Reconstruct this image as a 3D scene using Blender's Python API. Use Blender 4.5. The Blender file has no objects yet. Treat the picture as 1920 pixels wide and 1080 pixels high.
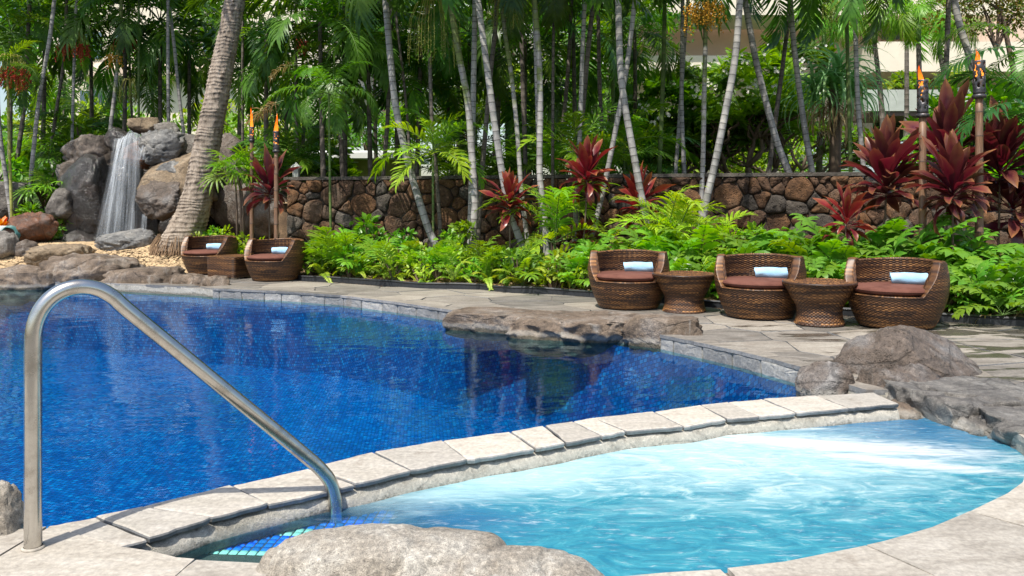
import bpy, math, random
import numpy as np
from mathutils import Vector, Matrix, noise, Euler
from mathutils.geometry import tessellate_polygon

scene = bpy.context.scene
COL = scene.collection
R = math.radians

# ------------------------------------------------------------------ camera, light, exposure
H = 1.1            # eye height above the pool deck
F = 1500.0         # focal length in photo pixels (1920 wide)
HZ = 387.0         # horizon row in the photo
cam = bpy.data.cameras.new('camera')
cam.sensor_width = 36.0
cam.lens = 36.0 * F / 1920.0
cam.shift_y = -(540.0 - HZ) / 1920.0
cam.clip_start = 0.05
cam.clip_end = 600.0
camo = bpy.data.objects.new('camera', cam)
camo.location = (0, 0, H)
camo.rotation_euler = (R(90), 0, 0)
COL.objects.link(camo)
scene.camera = camo

SUN_DIR = Vector((-0.24, -0.44, 0.87)).normalized()      # towards the sun
elev = math.asin(SUN_DIR.z)
world = bpy.data.worlds.new('World')
scene.world = world
world.use_nodes = True
wn = world.node_tree
sky = wn.nodes.new('ShaderNodeTexSky')
sky.sky_type = 'NISHITA'
sky.sun_disc = False
sky.sun_elevation = elev
sky.sun_rotation = math.atan2(SUN_DIR.x, SUN_DIR.y)
sky.air_density = 1.2
sky.dust_density = 2.0
bg = wn.nodes['Background']
bg.inputs[1].default_value = 0.15
wn.links.new(sky.outputs[0], bg.inputs[0])
sl = bpy.data.lights.new('sun', 'SUN')
sl.energy = 4.6
sl.angle = R(0.55)
sl.color = (1.0, 0.95, 0.86)
so = bpy.data.objects.new('sun', sl)
so.rotation_euler = SUN_DIR.to_track_quat('Z', 'Y').to_euler()
so.location = (-8, -6, 20)
COL.objects.link(so)
scene.view_settings.view_transform = 'Standard'
scene.view_settings.look = 'None'
scene.view_settings.exposure = 0.38
scene.view_settings.gamma = 1.0
scene.view_settings.use_curve_mapping = False
scene.render.engine = 'CYCLES'
cy = scene.cycles
cy.use_denoising = True
cy.max_bounces = 7
cy.diffuse_bounces = 3
cy.glossy_bounces = 3
cy.transmission_bounces = 4
cy.transparent_max_bounces = 16
cy.sample_clamp_indirect = 6.0
cy.caustics_reflective = False
cy.caustics_refractive = False

# ------------------------------------------------------------------ helpers
rnd = random.Random(7)

def P(px, py, d):
    """the place d metres in front of the camera that the photo shows at this pixel"""
    return Vector(((px - 960.0) / F * d, d, H - (py - HZ) / F * d))

def G(px, py, z=0.0):
    d = (H - z) * F / (py - HZ)
    return Vector(((px - 960.0) / F * d, d, z))

def new_mesh(name, verts, faces, smooth=True):
    me = bpy.data.meshes.new(name)
    me.from_pydata([tuple(v) for v in verts], [], [tuple(f) for f in faces])
    if smooth:
        me.shade_smooth()
    me.update()
    return me

def obj(name, me, mat=None, parent=None, loc=None, rot=None, scale=None, **props):
    o = bpy.data.objects.new(name, me)
    if mat is not None and len(me.materials) == 0:
        for m in (mat if isinstance(mat, (list, tuple)) else [mat]):
            me.materials.append(m)
    if parent is not None:
        o.parent = parent
    if loc is not None:
        o.location = loc
    if rot is not None:
        o.rotation_euler = rot
    if scale is not None:
        o.scale = scale if hasattr(scale, '__len__') else (scale,) * 3
    COL.objects.link(o)
    for k, v in props.items():
        o[k] = v
    return o

def tag(o, label, cat, group=None):
    o['label'] = label
    o['category'] = cat
    if group:
        o['group'] = group
    return o

def thing(name, label, cat, loc=(0, 0, 0), rz=0.0, group=None):
    o = bpy.data.objects.new(name, None)
    o.empty_display_size = 0.2
    o.location = loc
    o.rotation_euler = (0, 0, rz)
    COL.objects.link(o)
    return tag(o, label, cat, group)

def struct(name, me, mat, parent=None):
    o = obj(name, me, mat, parent)
    if parent is None:
        o['kind'] = 'structure'
    return o

class MB:
    """collects vertices and faces for one mesh"""
    def __init__(s):
        s.v = []; s.f = []; s.m = []
    def add(s, vs, fs, mi=0):
        n = len(s.v)
        s.v.extend([tuple(v) for v in vs])
        s.f.extend([tuple(i + n for i in f) for f in fs])
        s.m.extend([mi] * len(fs))
    def box(s, c, size, rz=0.0, mi=0, rot=None):
        hx, hy, hz = size[0] / 2, size[1] / 2, size[2] / 2
        M = (rot if rot is not None else Matrix.Rotation(rz, 3, 'Z'))
        vs = [Vector(c) + M @ Vector((x, y, z)) for x in (-hx, hx) for y in (-hy, hy) for z in (-hz, hz)]
        s.add(vs, [(0, 1, 3, 2), (4, 6, 7, 5), (0, 4, 5, 1), (2, 3, 7, 6), (0, 2, 6, 4), (1, 5, 7, 3)], mi)
    def tube(s, pts, rads, n=8, mi=0, cap=True):
        pts = [Vector(p) for p in pts]
        if not hasattr(rads, '__len__'):
            rads = [rads] * len(pts)
        vs = []; fs = []
        up = None
        for i, p in enumerate(pts):
            t = (pts[min(i + 1, len(pts) - 1)] - pts[max(i - 1, 0)]).normalized()
            if up is None:
                a = Vector((0, 1, 0)) if abs(t.y) < 0.9 else Vector((1, 0, 0))
                up = (a - t * a.dot(t)).normalized()
            else:
                up = (up - t * up.dot(t)).normalized()
            b = t.cross(up)
            for k in range(n):
                a = 2 * math.pi * k / n
                vs.append(p + (up * math.cos(a) + b * math.sin(a)) * rads[i])
        for i in range(len(pts) - 1):
            for k in range(n):
                k2 = (k + 1) % n
                fs.append((i * n + k, i * n + k2, (i + 1) * n + k2, (i + 1) * n + k))
        if cap:
            fs.append(tuple(range(n - 1, -1, -1)))
            fs.append(tuple(range((len(pts) - 1) * n, len(pts) * n)))
        s.add(vs, fs, mi)
    def lathe(s, prof, n=24, mi=0, c=(0, 0, 0)):
        vs = []; fs = []
        for (r, z) in prof:
            for k in range(n):
                a = 2 * math.pi * k / n
                vs.append((c[0] + r * math.cos(a), c[1] + r * math.sin(a), c[2] + z))
        for i in range(len(prof) - 1):
            for k in range(n):
                k2 = (k + 1) % n
                fs.append((i * n + k, i * n + k2, (i + 1) * n + k2, (i + 1) * n + k))
        s.add(vs, fs, mi)
    def mesh(s, name, mats=None, smooth=True):
        me = new_mesh(name, s.v, s.f, smooth)
        if mats:
            for m in (mats if isinstance(mats, (list, tuple)) else [mats]):
                me.materials.append(m)
            me.polygons.foreach_set('material_index', s.m)
        return me

def prism(poly, z0, z1, mi_top=0, mi_side=1, jit=0.0):
    """solid from a plan polygon, either winding"""
    a = sum(poly[i][0] * poly[(i + 1) % len(poly)][1] - poly[(i + 1) % len(poly)][0] * poly[i][1] for i in range(len(poly)))
    if a < 0:
        poly = poly[::-1]
    n = len(poly)
    mb = MB()
    vs = [(p[0], p[1], z1) for p in poly] + [(p[0], p[1], z0) for p in poly]
    tris = tessellate_polygon([[Vector((p[0], p[1], 0)) for p in poly]])
    top = []
    for t in tris:
        A, B, C = [poly[i] for i in t]
        cr = (B[0] - A[0]) * (C[1] - A[1]) - (B[1] - A[1]) * (C[0] - A[0])
        top.append(tuple(t) if cr > 0 else tuple(t[::-1]))
    mb.add(vs, top, mi_top)
    mb.f.extend([(n + i, n + (i + 1) % n, (i + 1) % n, i) for i in range(n)])
    mb.m.extend([mi_side] * n)
    return mb

def densify(pts, step):
    out = []
    for i in range(len(pts) - 1):
        a, b = Vector(pts[i]), Vector(pts[i + 1])
        k = max(1, int((b - a).length / step))
        for j in range(k):
            out.append(a.lerp(b, j / k))
    out.append(Vector(pts[-1]))
    return out

def clip_half(poly, a, b, c):
    """keep a*x+b*y<=c"""
    out = []
    n = len(poly)
    for i in range(n):
        p, q = poly[i], poly[(i + 1) % n]
        dp = a * p[0] + b * p[1] - c
        dq = a * q[0] + b * q[1] - c
        if dp <= 0:
            out.append(p)
        if (dp < 0 < dq) or (dq < 0 < dp):
            t = dp / (dp - dq)
            out.append((p[0] + t * (q[0] - p[0]), p[1] + t * (q[1] - p[1])))
    return out

def voronoi_cells(seeds, bounds, gap, wts=None):
    """convex cells with a joint of width gap between neighbours"""
    x0, y0, x1, y1 = bounds
    S = np.array(seeds)
    out = []
    for i, s in enumerate(seeds):
        poly = [(x0, y0), (x1, y0), (x1, y1), (x0, y1)]
        d = np.hypot(S[:, 0] - s[0], S[:, 1] - s[1])
        for j in np.argsort(d)[1:22]:
            q = seeds[j]
            nx, ny = q[0] - s[0], q[1] - s[1]
            L = math.hypot(nx, ny)
            nx /= L; ny /= L
            k = 0.5
            if wts is not None:
                k = 0.5 + (wts[i] ** 2 - wts[j] ** 2) / (2 * L * L)
            c = nx * s[0] + ny * s[1] + L * k - gap / 2
            poly = clip_half(poly, nx, ny, c)
            if len(poly) < 3:
                break
        out.append(poly if len(poly) >= 3 else None)
    return out

def clip_by_convex(subject, convex):
    a = sum(convex[i][0] * convex[(i + 1) % len(convex)][1] - convex[(i + 1) % len(convex)][0] * convex[i][1] for i in range(len(convex)))
    if a < 0:
        convex = convex[::-1]
    poly = [(p[0], p[1]) for p in subject]
    n = len(convex)
    for i in range(n):
        p, q = convex[i], convex[(i + 1) % n]
        nx, ny = q[1] - p[1], -(q[0] - p[0])
        L = math.hypot(nx, ny)
        if L < 1e-6:
            continue
        poly = clip_half(poly, nx / L, ny / L, (nx * p[0] + ny * p[1]) / L)
        if len(poly) < 3:
            return None
    return poly

def area(poly):
    return abs(sum(poly[i][0] * poly[(i + 1) % len(poly)][1] - poly[(i + 1) % len(poly)][0] * poly[i][1] for i in range(len(poly)))) / 2

def clean(poly, eps=0.01):
    out = []
    for p in poly:
        if not out or math.hypot(p[0] - out[-1][0], p[1] - out[-1][1]) > eps:
            out.append(p)
    if len(out) > 2 and math.hypot(out[0][0] - out[-1][0], out[0][1] - out[-1][1]) < eps:
        out.pop()
    return out

# ------------------------------------------------------------------ materials
class N:
    """small node-tree writer"""
    def __init__(s, name):
        s.m = bpy.data.materials.new(name)
        s.m.use_nodes = True
        s.t = s.m.node_tree
        for n in list(s.t.nodes):
            s.t.nodes.remove(n)
        s.out = s.t.nodes.new('ShaderNodeOutputMaterial')
    def n(s, typ, **kw):
        nd = s.t.nodes.new('ShaderNode' + typ)
        for k, v in kw.items():
            setattr(nd, k, v)
        return nd
    def set(s, sock, v):
        if hasattr(v, 'is_linked') or isinstance(v, bpy.types.NodeSocket):
            s.t.links.new(v, sock)
        else:
            if hasattr(sock.default_value, '__len__') and hasattr(v, '__len__') and len(v) == 3 and len(sock.default_value) == 4:
                v = (*v, 1.0)
            sock.default_value = v
    def coord(s, kind='Object', scale=(1, 1, 1), rot=(0, 0, 0)):
        tc = s.n('TexCoord')
        mp = s.n('Mapping')
        s.t.links.new(tc.outputs[kind], mp.inputs[0])
        mp.inputs['Scale'].default_value = scale
        mp.inputs['Rotation'].default_value = rot
        return mp.outputs[0]
    def geo(s, scale=(1, 1, 1), rot=(0, 0, 0)):
        g = s.n('NewGeometry')
        mp = s.n('Mapping')
        s.t.links.new(g.outputs['Position'], mp.inputs[0])
        mp.inputs['Scale'].default_value = scale
        mp.inputs['Rotation'].default_value = rot
        return mp.outputs[0]
    def noise(s, v, scale, detail=4, rough=0.55, dist=0.0):
        n = s.n('TexNoise')
        s.t.links.new(v, n.inputs['Vector'])
        n.inputs['Scale'].default_value = scale
        n.inputs['Detail'].default_value = detail
        n.inputs['Roughness'].default_value = rough
        n.inputs['Distortion'].default_value = dist
        return n.outputs['Fac']
    def voro(s, v, scale, feature='F1', out='Distance', rand=1.0):
        n = s.n('TexVoronoi', feature=feature)
        s.t.links.new(v, n.inputs['Vector'])
        n.inputs['Scale'].default_value = scale
        n.inputs['Randomness'].default_value = rand
        return n.outputs[out]
    def ramp(s, fac, stops):
        n = s.n('ValToRGB')
        e = n.color_ramp.elements
        while len(e) < len(stops):
            e.new(0.5)
        for i, (p, c) in enumerate(stops):
            e[i].position = p
            e[i].color = (*c, 1.0) if hasattr(c, '__len__') else (c, c, c, 1.0)
        s.t.links.new(fac, n.inputs[0])
        return n.outputs[0]
    def mix(s, f, a, b, typ='MIX'):
        n = s.n('Mix', data_type='RGBA', blend_type=typ)
        s.set(n.inputs[0], f)
        s.set(n.inputs[6], a)
        s.set(n.inputs[7], b)
        return n.outputs[2]
    def math(s, op, a, b=0.0, c=None):
        n = s.n('Math', operation=op)
        s.set(n.inputs[0], a)
        s.set(n.inputs[1], b)
        if c is not None:
            s.set(n.inputs[2], c)
        return n.outputs[0]
    def maprange(s, v, a, b, c=0.0, d=1.0, smooth=True):
        n = s.n('MapRange')
        if smooth:
            n.interpolation_type = 'SMOOTHSTEP'
        s.set(n.inputs[0], v)
        for i, x in enumerate((a, b, c, d)):
            n.inputs[i + 1].default_value = x
        return n.outputs[0]
    def hsv(s, col, h=0.5, sat=1.0, v=1.0):
        n = s.n('HueSaturation')
        s.set(n.inputs['Hue'], h)
        s.set(n.inputs['Saturation'], sat)
        s.set(n.inputs['Value'], v)
        s.set(n.inputs['Color'], col)
        return n.outputs[0]
    def rand(s):
        return s.n('ObjectInfo').outputs['Random']
    def attr(s, name, out='Fac'):
        return s.n('Attribute', attribute_name=name).outputs[out]
    def bump(s, h, strength=0.3, dist=0.01, normal=None):
        n = s.n('Bump')
        s.set(n.inputs['Height'], h)
        n.inputs['Strength'].default_value = strength
        n.inputs['Distance'].default_value = dist
        if normal is not None:
            s.t.links.new(normal, n.inputs['Normal'])
        return n.outputs[0]
    def pbsdf(s, col, rough=0.5, normal=None, metal=0.0, spec=0.5, **kw):
        n = s.n('BsdfPrincipled')
        s.set(n.inputs['Base Color'], col)
        s.set(n.inputs['Roughness'], rough)
        s.set(n.inputs['Metallic'], metal)
        s.set(n.inputs['Specular IOR Level'], spec)
        if normal is not None:
            s.t.links.new(normal, n.inputs['Normal'])
        for k, v in kw.items():
            s.set(n.inputs[k.replace('_', ' ')], v)
        return n.outputs[0]
    def mixs(s, f, a, b):
        n = s.n('MixShader')
        s.set(n.inputs[0], f)
        s.t.links.new(a, n.inputs[1])
        s.t.links.new(b, n.inputs[2])
        return n.outputs[0]
    def done(s, shader):
        s.t.links.new(shader, s.out.inputs[0])
        return s.m

def rock_mat(name, c1, c2, c3, rough=0.8, pit=0.5, scale=1.0, streak=0.0, wet=0.0, spec=0.4, crack=0.3, contrast=0.75, line=False):
    n = N(name)
    v = n.geo((1, 1, 1))
    big = n.noise(v, 2.2 * scale, 5, 0.6, 0.4)
    fine = n.noise(v, 22 * scale, 8, 0.7)
    col = n.ramp(big, [(0.30, c1), (0.5, c2), (0.68, c3)])
    col = n.mix(contrast, col, n.ramp(fine, [(0.3, (0.25, 0.25, 0.25)), (0.55, (0.55, 0.54, 0.52)), (0.75, (0.95, 0.93, 0.9))]), 'OVERLAY')
    pits = n.voro(v, 42 * scale)
    spk = n.noise(v, 110 * scale, 3, 0.6)
    col = n.mix(0.45, col, n.ramp(spk, [(0.35, (0.2, 0.2, 0.2)), (0.5, (0.5, 0.5, 0.5)), (0.65, (0.85, 0.84, 0.82))]), 'OVERLAY')
    col = n.mix(n.maprange(pits, 0.0, 0.25, 0.55 * pit, 0.0), col, (0.02, 0.018, 0.016))
    cr = n.voro(n.geo((1, 1, 1.6), (0.4, 0.2, 0.3)), 1.7 * scale, 'DISTANCE_TO_EDGE')
    crn = n.math('ADD', cr, n.math('MULTIPLY', n.math('SUBTRACT', fine, 0.5), 0.09))
    line = n.maprange(crn, 0.0, 0.03, 1.0, 0.0)
    col = n.mix(n.math('MULTIPLY', line, crack), col, (0.015, 0.013, 0.012))
    if streak:
        st = n.noise(n.geo((5, 5, 0.8)), 1.2, 5, 0.7, 0.8)
        col = n.mix(n.maprange(st, 0.56, 0.70, 0.0, streak), col, (0.52, 0.50, 0.46))
    if wet:
        w = n.noise(n.geo((1, 1, 0.5)), 1.3, 3)
        wf = n.maprange(w, 0.35, 0.6, 0.25, wet)
        col = n.mix(wf, col, n.hsv(col, 0.5, 1.15, 0.35))
        rg = n.maprange(w, 0.35, 0.6, rough * 0.8, 0.16)
    else:
        rg = rough
    if line:        # algae and lime left where the water laps
        sz = n.n('SeparateXYZ'); n.t.links.new(n.geo(), sz.inputs[0])
        zz = n.math('ADD', sz.outputs[2], n.math('MULTIPLY', n.math('SUBTRACT', big, 0.5), -0.10))
        zz = n.math('ADD', zz, n.math('MULTIPLY', n.math('SUBTRACT', fine, 0.5), 0.05))
        col = n.mix(n.maprange(zz, -0.075, -0.10, 0.0, 0.62), col, (0.045, 0.048, 0.03))
        col = n.mix(n.math('MULTIPLY', n.maprange(zz, -0.03, -0.06), n.maprange(zz, -0.10, -0.075, 0.0, 0.4)), col, (0.42, 0.40, 0.35))
    hgt = n.math('ADD', n.math('MULTIPLY', fine, 1.0), n.math('MULTIPLY', n.maprange(pits, 0.0, 0.35), 0.6 * pit))
    hgt = n.math('ADD', hgt, n.math('MULTIPLY', spk, 0.4))
    hgt = n.math('SUBTRACT', hgt, n.math('MULTIPLY', line, 0.8 * crack))
    nm = n.bump(hgt, 0.9, 0.026 / scale)
    return n.done(n.pbsdf(col, rg, nm, spec=spec))

def leaf_mat(name, col, col2, trans=0.35, rough=0.38, var=0.35, hue=0.03, tip=None, tcol=None):
    n = N(name)
    r = n.rand()
    v = n.coord('Object')
    nz = n.noise(v, 9, 3)
    c = n.mix(n.maprange(nz, 0.35, 0.65), col, col2)
    c = n.hsv(c, n.math('ADD', 0.5 - hue / 2, n.math('MULTIPLY', r, hue)), 1.0, n.math('ADD', 1.0 - var / 2, n.math('MULTIPLY', r, var)))
    if tip is not None:
        c = n.mix(n.math('MULTIPLY', n.attr('edge'), 1.0), c, tip)
    b = n.pbsdf(c, rough, None, spec=0.45)
    t = n.n('BsdfTranslucent')
    tc = n.hsv(c, 0.485, 1.15, 1.9) if tcol is None else n.mix(0.5, c, tcol)
    n.set(t.inputs[0], tc)
    return n.done(n.mixs(trans, b, t.outputs[0]))

def flat_mat(name, col, rough=0.6, metal=0.0, nscale=0, namp=0.2, bump=0.0, spec=0.5, emit=None, estr=0.0):
    n = N(name)
    c = col
    nm = None
    if nscale:
        nz = n.noise(n.geo(), nscale, 6, 0.65)
        c = n.hsv(col, 0.5, 1.0, n.maprange(nz, 0.25, 0.75, 1 - namp, 1 + namp, False))
        if bump:
            nm = n.bump(nz, bump, 0.01)
    sh = n.pbsdf(c, rough, nm, metal, spec)
    if emit:
        sh = n.pbsdf(c, rough, nm, metal, spec, Emission_Color=(*emit, 1.0), Emission_Strength=estr)
    return n.done(sh)

M = {}
M['lava'] = rock_mat('lava_rock', (0.075, 0.045, 0.03), (0.19, 0.10, 0.055), (0.16, 0.135, 0.12), 0.92, 1.0, 1.0, crack=0.0)
M['lava_0'] = rock_mat('lava_rock_brown', (0.04, 0.025, 0.017), (0.115, 0.066, 0.040), (0.12, 0.09, 0.068), 0.95, 1.0, 0.6, crack=0.0, contrast=1.0)
M['lava_1'] = rock_mat('lava_rock_rust', (0.05, 0.027, 0.015), (0.155, 0.08, 0.038), (0.14, 0.095, 0.065), 0.95, 1.0, 0.6, crack=0.0, contrast=1.0)
M['lava_2'] = rock_mat('lava_rock_grey', (0.035, 0.03, 0.026), (0.09, 0.076, 0.064), (0.13, 0.115, 0.10), 0.95, 1.0, 0.6, crack=0.0, contrast=1.0)
M['rock_streak'] = rock_mat('crusted_blue_grey_rock', (0.08, 0.08, 0.082), (0.17, 0.17, 0.17), (0.27, 0.255, 0.235), 0.6, 0.2, 1.0, 0.8)
M['rock_grey'] = rock_mat('grey_boulder', (0.07, 0.062, 0.056), (0.16, 0.145, 0.13), (0.26, 0.24, 0.22), 0.7, 0.35, 1.0, 0.4)
M['rock_tan'] = rock_mat('tan_boulder', (0.13, 0.095, 0.06), (0.24, 0.18, 0.12), (0.32, 0.26, 0.19), 0.85, 0.3, 1.0, 0.1)
M['rock_brown'] = rock_mat('brown_boulder', (0.05, 0.04, 0.033), (0.135, 0.105, 0.085), (0.20, 0.19, 0.185), 0.5, 0.8, 1.3, 0.25, line=True)
M['rock_pool'] = rock_mat('pool_edge_boulder', (0.07, 0.05, 0.036), (0.18, 0.135, 0.10), (0.27, 0.235, 0.205), 0.75, 0.6, 1.2, 0.35, line=True)
M['rock_near'] = rock_mat('near_boulder', (0.21, 0.18, 0.145), (0.34, 0.31, 0.27), (0.44, 0.42, 0.385), 0.85, 0.5, 2.6, 0.8, crack=0.10, contrast=1.0)
M['rock_wet'] = rock_mat('wet_waterfall_rock', (0.03, 0.026, 0.024), (0.075, 0.066, 0.06), (0.11, 0.065, 0.04), 0.5, 0.4, 1.0, 0.25, wet=0.95, spec=0.9)
M['rock_red'] = rock_mat('rusty_wet_rock', (0.05, 0.03, 0.02), (0.20, 0.075, 0.03), (0.14, 0.12, 0.11), 0.6, 0.5, 1.0, 0.3, wet=0.7, spec=0.6)
M['rock_ledge'] = rock_mat('grey_ledge_rock', (0.08, 0.074, 0.07), (0.16, 0.15, 0.14), (0.25, 0.235, 0.215), 0.65, 0.4, 1.5, 0.3, crack=0.3, line=True)

def stone_mat(name, a, b, c, wet=False, side=False, var=1.0):
    n = N(name)
    v = n.geo((1, 1, 1))
    st = n.noise(n.geo((1.0, 3.2, 4), (0, 0, 0.25)), 2.6, 8, 0.72, 0.9)
    fine = n.noise(v, 48, 6, 0.7)
    mid = n.noise(v, 5.5, 5, 0.65)
    r = n.math('ADD', 0.5 - 0.5 * var, n.math('MULTIPLY', n.rand(), var))
    col = n.ramp(n.math('ADD', n.math('MULTIPLY', st, 0.8), n.math('MULTIPLY', r, 0.2)), [(0.36, a), (0.52, b), (0.68, c)])
    col = n.hsv(col, 0.5, n.maprange(r, 0, 1, 0.75, 1.2, False), n.math('ADD', 0.84, n.math('MULTIPLY', r, 0.28)))
    col = n.mix(0.6, col, n.ramp(fine, [(0.3, (0.3, 0.3, 0.3)), (0.5, (0.52, 0.51, 0.5)), (0.72, (0.8, 0.8, 0.78))]), 'OVERLAY')
    col = n.mix(n.maprange(mid, 0.56, 0.72, 0.0, 0.45), col, (0.16, 0.12, 0.085))
    rg = 0.72
    if wet:
        w = n.noise(n.geo((0.7, 1.9, 1), (0, 0, 0.15)), 1.6, 5, 0.62, 0.4)
        sx = n.n('SeparateXYZ')
        n.t.links.new(n.geo(), sx.inputs[0])
        lx = n.maprange(sx.outputs[0], 1.0, 4.2, -0.16, 0.10, False)
        wf = n.maprange(n.math('ADD', w, lx), 0.52, 0.58)
        col = n.mix(n.math('MULTIPLY', wf, 0.68), col, (0.035, 0.03, 0.02))
        rg = n.maprange(wf, 0, 1, 0.72, 0.12, False)
        fine = n.math('MULTIPLY', fine, n.math('SUBTRACT', 1.0, n.math('MULTIPLY', wf, 0.8)))
    nm = n.bump(n.math('ADD', n.math('MULTIPLY', st, 1.4), n.math('MULTIPLY', fine, 0.6)), 0.55, 0.008)
    return n.done(n.pbsdf(col, rg, nm, spec=0.4))

M['flag'] = stone_mat('deck_flagstone', (0.13, 0.115, 0.095), (0.23, 0.205, 0.175), (0.32, 0.295, 0.255), wet=True)
M['coping'] = stone_mat('coping_flagstone', (0.37, 0.335, 0.28), (0.44, 0.40, 0.345), (0.50, 0.465, 0.41), var=0.7)
M['near_deck'] = stone_mat('near_deck_stone', (0.28, 0.25, 0.21), (0.38, 0.345, 0.295), (0.46, 0.425, 0.375), var=0.35)
M['slate_side'] = stone_mat('split_slate_edge', (0.13, 0.135, 0.14), (0.21, 0.21, 0.21), (0.30, 0.29, 0.28))
M['veneer'] = stone_mat('blue_grey_veneer', (0.20, 0.20, 0.195), (0.30, 0.295, 0.28), (0.40, 0.385, 0.36))
M['mortar'] = rock_mat('pale_mortar', (0.26, 0.245, 0.21), (0.42, 0.395, 0.345), (0.52, 0.49, 0.435), 0.9, 0.3, 2.6, 0.3, crack=0.2, line=True)
M['joint'] = rock_mat('deck_joint_mortar', (0.12, 0.11, 0.10), (0.20, 0.18, 0.16), (0.26, 0.24, 0.22), 0.9, 0.4, 2.0, crack=0.0)
M['concrete'] = rock_mat('wall_cap_concrete', (0.05, 0.042, 0.036), (0.10, 0.088, 0.075), (0.15, 0.135, 0.115), 0.9, 0.6, 2.0, crack=0.3)
M['wall_mortar'] = rock_mat('dark_wall_mortar', (0.02, 0.016, 0.013), (0.045, 0.036, 0.028), (0.07, 0.058, 0.048), 0.95, 0.8, 2.0, crack=0.0)

def tile_mat(name, cols, scale, grout, rot=0.55, rough=0.25):
    n = N(name)
    br = n.n('TexBrick')
    br.offset = 0.5
    g = n.geo((scale, scale, scale), (0, 0, rot))
    # walls: fold height into the pattern so vertical faces are tiled as well
    sx = n.n('SeparateXYZ'); n.t.links.new(g, sx.inputs[0])
    cx = n.n('CombineXYZ')
    n.set(cx.inputs[0], sx.outputs[0])
    n.set(cx.inputs[1], n.math('ADD', sx.outputs[1], sx.outputs[2]))
    n.t.links.new(cx.outputs[0], br.inputs['Vector'])
    br.inputs['Scale'].default_value = 1.0
    br.inputs['Brick Width'].default_value = 1.0
    br.inputs['Row Height'].default_value = 1.0
    br.inputs['Mortar Size'].default_value = 0.10
    br.inputs['Mortar Smooth'].default_value = 0.3
    br.inputs['Color1'].default_value = (0, 0, 0, 1)
    br.inputs['Color2'].default_value = (1, 1, 1, 1)
    br.inputs['Mortar'].default_value = (0.5, 0.5, 0.5, 1)
    col = n.ramp(br.outputs['Color'], cols)
    big = n.noise(n.geo(), 0.7, 3)
    col = n.hsv(col, 0.5, 1.0, n.maprange(big, 0.3, 0.7, 0.8, 1.2, False))
    col = n.mix(br.outputs['Fac'], col, grout)
    return n.done(n.pbsdf(col, rough, None, spec=0.3))

M['tile'] = tile_mat('blue_mosaic', [(0.0, (0.0006, 0.060, 0.22)), (0.5, (0.0008, 0.105, 0.33)), (0.9, (0.001, 0.16, 0.42)), (1.0, (0.004, 0.24, 0.50))], 27.0, (0.001, 0.045, 0.16), 0.35)

n = N('pool_water')
v = n.geo((1.0, 1.6, 1.0), (0, 0, 0.3))
w1 = n.noise(v, 2.2, 3, 0.5, 0.5)
w2 = n.noise(v, 9.0, 3, 0.5, 0.3)
w3 = n.noise(v, 30.0, 2, 0.5)
calm = n.maprange(n.noise(n.geo((0.5, 1, 1)), 0.9, 2), 0.35, 0.65, 0.35, 1.0)
h = n.math('ADD', n.math('MULTIPLY', w1, 1.0), n.math('MULTIPLY', n.math('MULTIPLY', w2, 0.20), calm))
nm = n.bump(h, 0.13, 0.05)
fr = n.n('Fresnel'); fr.inputs['IOR'].default_value = 1.33
n.t.links.new(nm, fr.inputs['Normal'])
gl = n.n('BsdfGlossy'); gl.inputs['Roughness'].default_value = 0.03
gl.inputs['Color'].default_value = (0.72, 0.93, 1.0, 1)
n.t.links.new(nm, gl.inputs['Normal'])
tr = n.n('BsdfTransparent'); tr.inputs[0].default_value = (0.62, 0.90, 1.0, 1)
M['pool_water'] = n.done(n.mixs(n.math('MULTIPLY', fr.outputs[0], 0.75), tr.outputs[0], gl.outputs[0]))

# aerated spa water: milky turquoise, white foam streaks, clear over the entry step
n = N('spa_water')
g = n.geo()
sep = n.n('SeparateXYZ'); n.t.links.new(g, sep.inputs[0])
X, Y = sep.outputs[0], sep.outputs[1]
def spot(cx, cy, rx, ry, rot=0.0):
    dx = n.math('SUBTRACT', X, cx); dy = n.math('SUBTRACT', Y, cy)
    c, s_ = math.cos(rot), math.sin(rot)
    a = n.math('DIVIDE', n.math('ADD', n.math('MULTIPLY', dx, c), n.math('MULTIPLY', dy, s_)), rx)
    b = n.math('DIVIDE', n.math('ADD', n.math('MULTIPLY', dx, -s_), n.math('MULTIPLY', dy, c)), ry)
    return n.math('SUBTRACT', 1.0, n.math('SQRT', n.math('ADD', n.math('MULTIPLY', a, a), n.math('MULTIPLY', b, b))))
warp = n.noise(n.geo((1.2, 2.2, 1), (0, 0, -0.25)), 1.7, 6, 0.62, 1.2)
streak = n.noise(n.geo((0.8, 3.6, 1), (0, 0, -0.30)), 2.6, 8, 0.68, 1.6)
swirl = n.noise(n.geo((1, 2.0, 1), (0, 0, 0.5)), 3.6, 8, 0.66, 2.2)
fine = n.noise(n.geo((1.4, 5, 1), (0, 0, -0.2)), 9, 5, 0.65, 0.8)
milk = n.math('ADD', n.math('MAXIMUM', spot(0.95, 3.85, 1.5, 0.80, -0.02), n.math('MULTIPLY', spot(0.1, 3.55, 1.1, 0.32, 0.42), 1.1)), n.math('MULTIPLY', n.math('SUBTRACT', warp, 0.5), 1.3))
milk = n.math('ADD', milk, n.math('MULTIPLY', n.math('SUBTRACT', streak, 0.5), 0.9))
base = n.ramp(n.maprange(n.math('ADD', swirl, n.math('MULTIPLY', milk, 0.1)), 0.3, 0.75, 0, 1, False),
              [(0.1, (0.018, 0.18, 0.28)), (0.5, (0.04, 0.27, 0.355)), (0.9, (0.13, 0.39, 0.44))])
deep = n.maprange(n.math('ADD', n.math('MAXIMUM', spot(2.0, 4.3, 0.9, 0.8), spot(-0.6, 3.05, 1.0, 0.42)), n.math('MULTIPLY', n.math('SUBTRACT', warp, 0.5), 0.8)), 0.0, 0.7)
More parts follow.
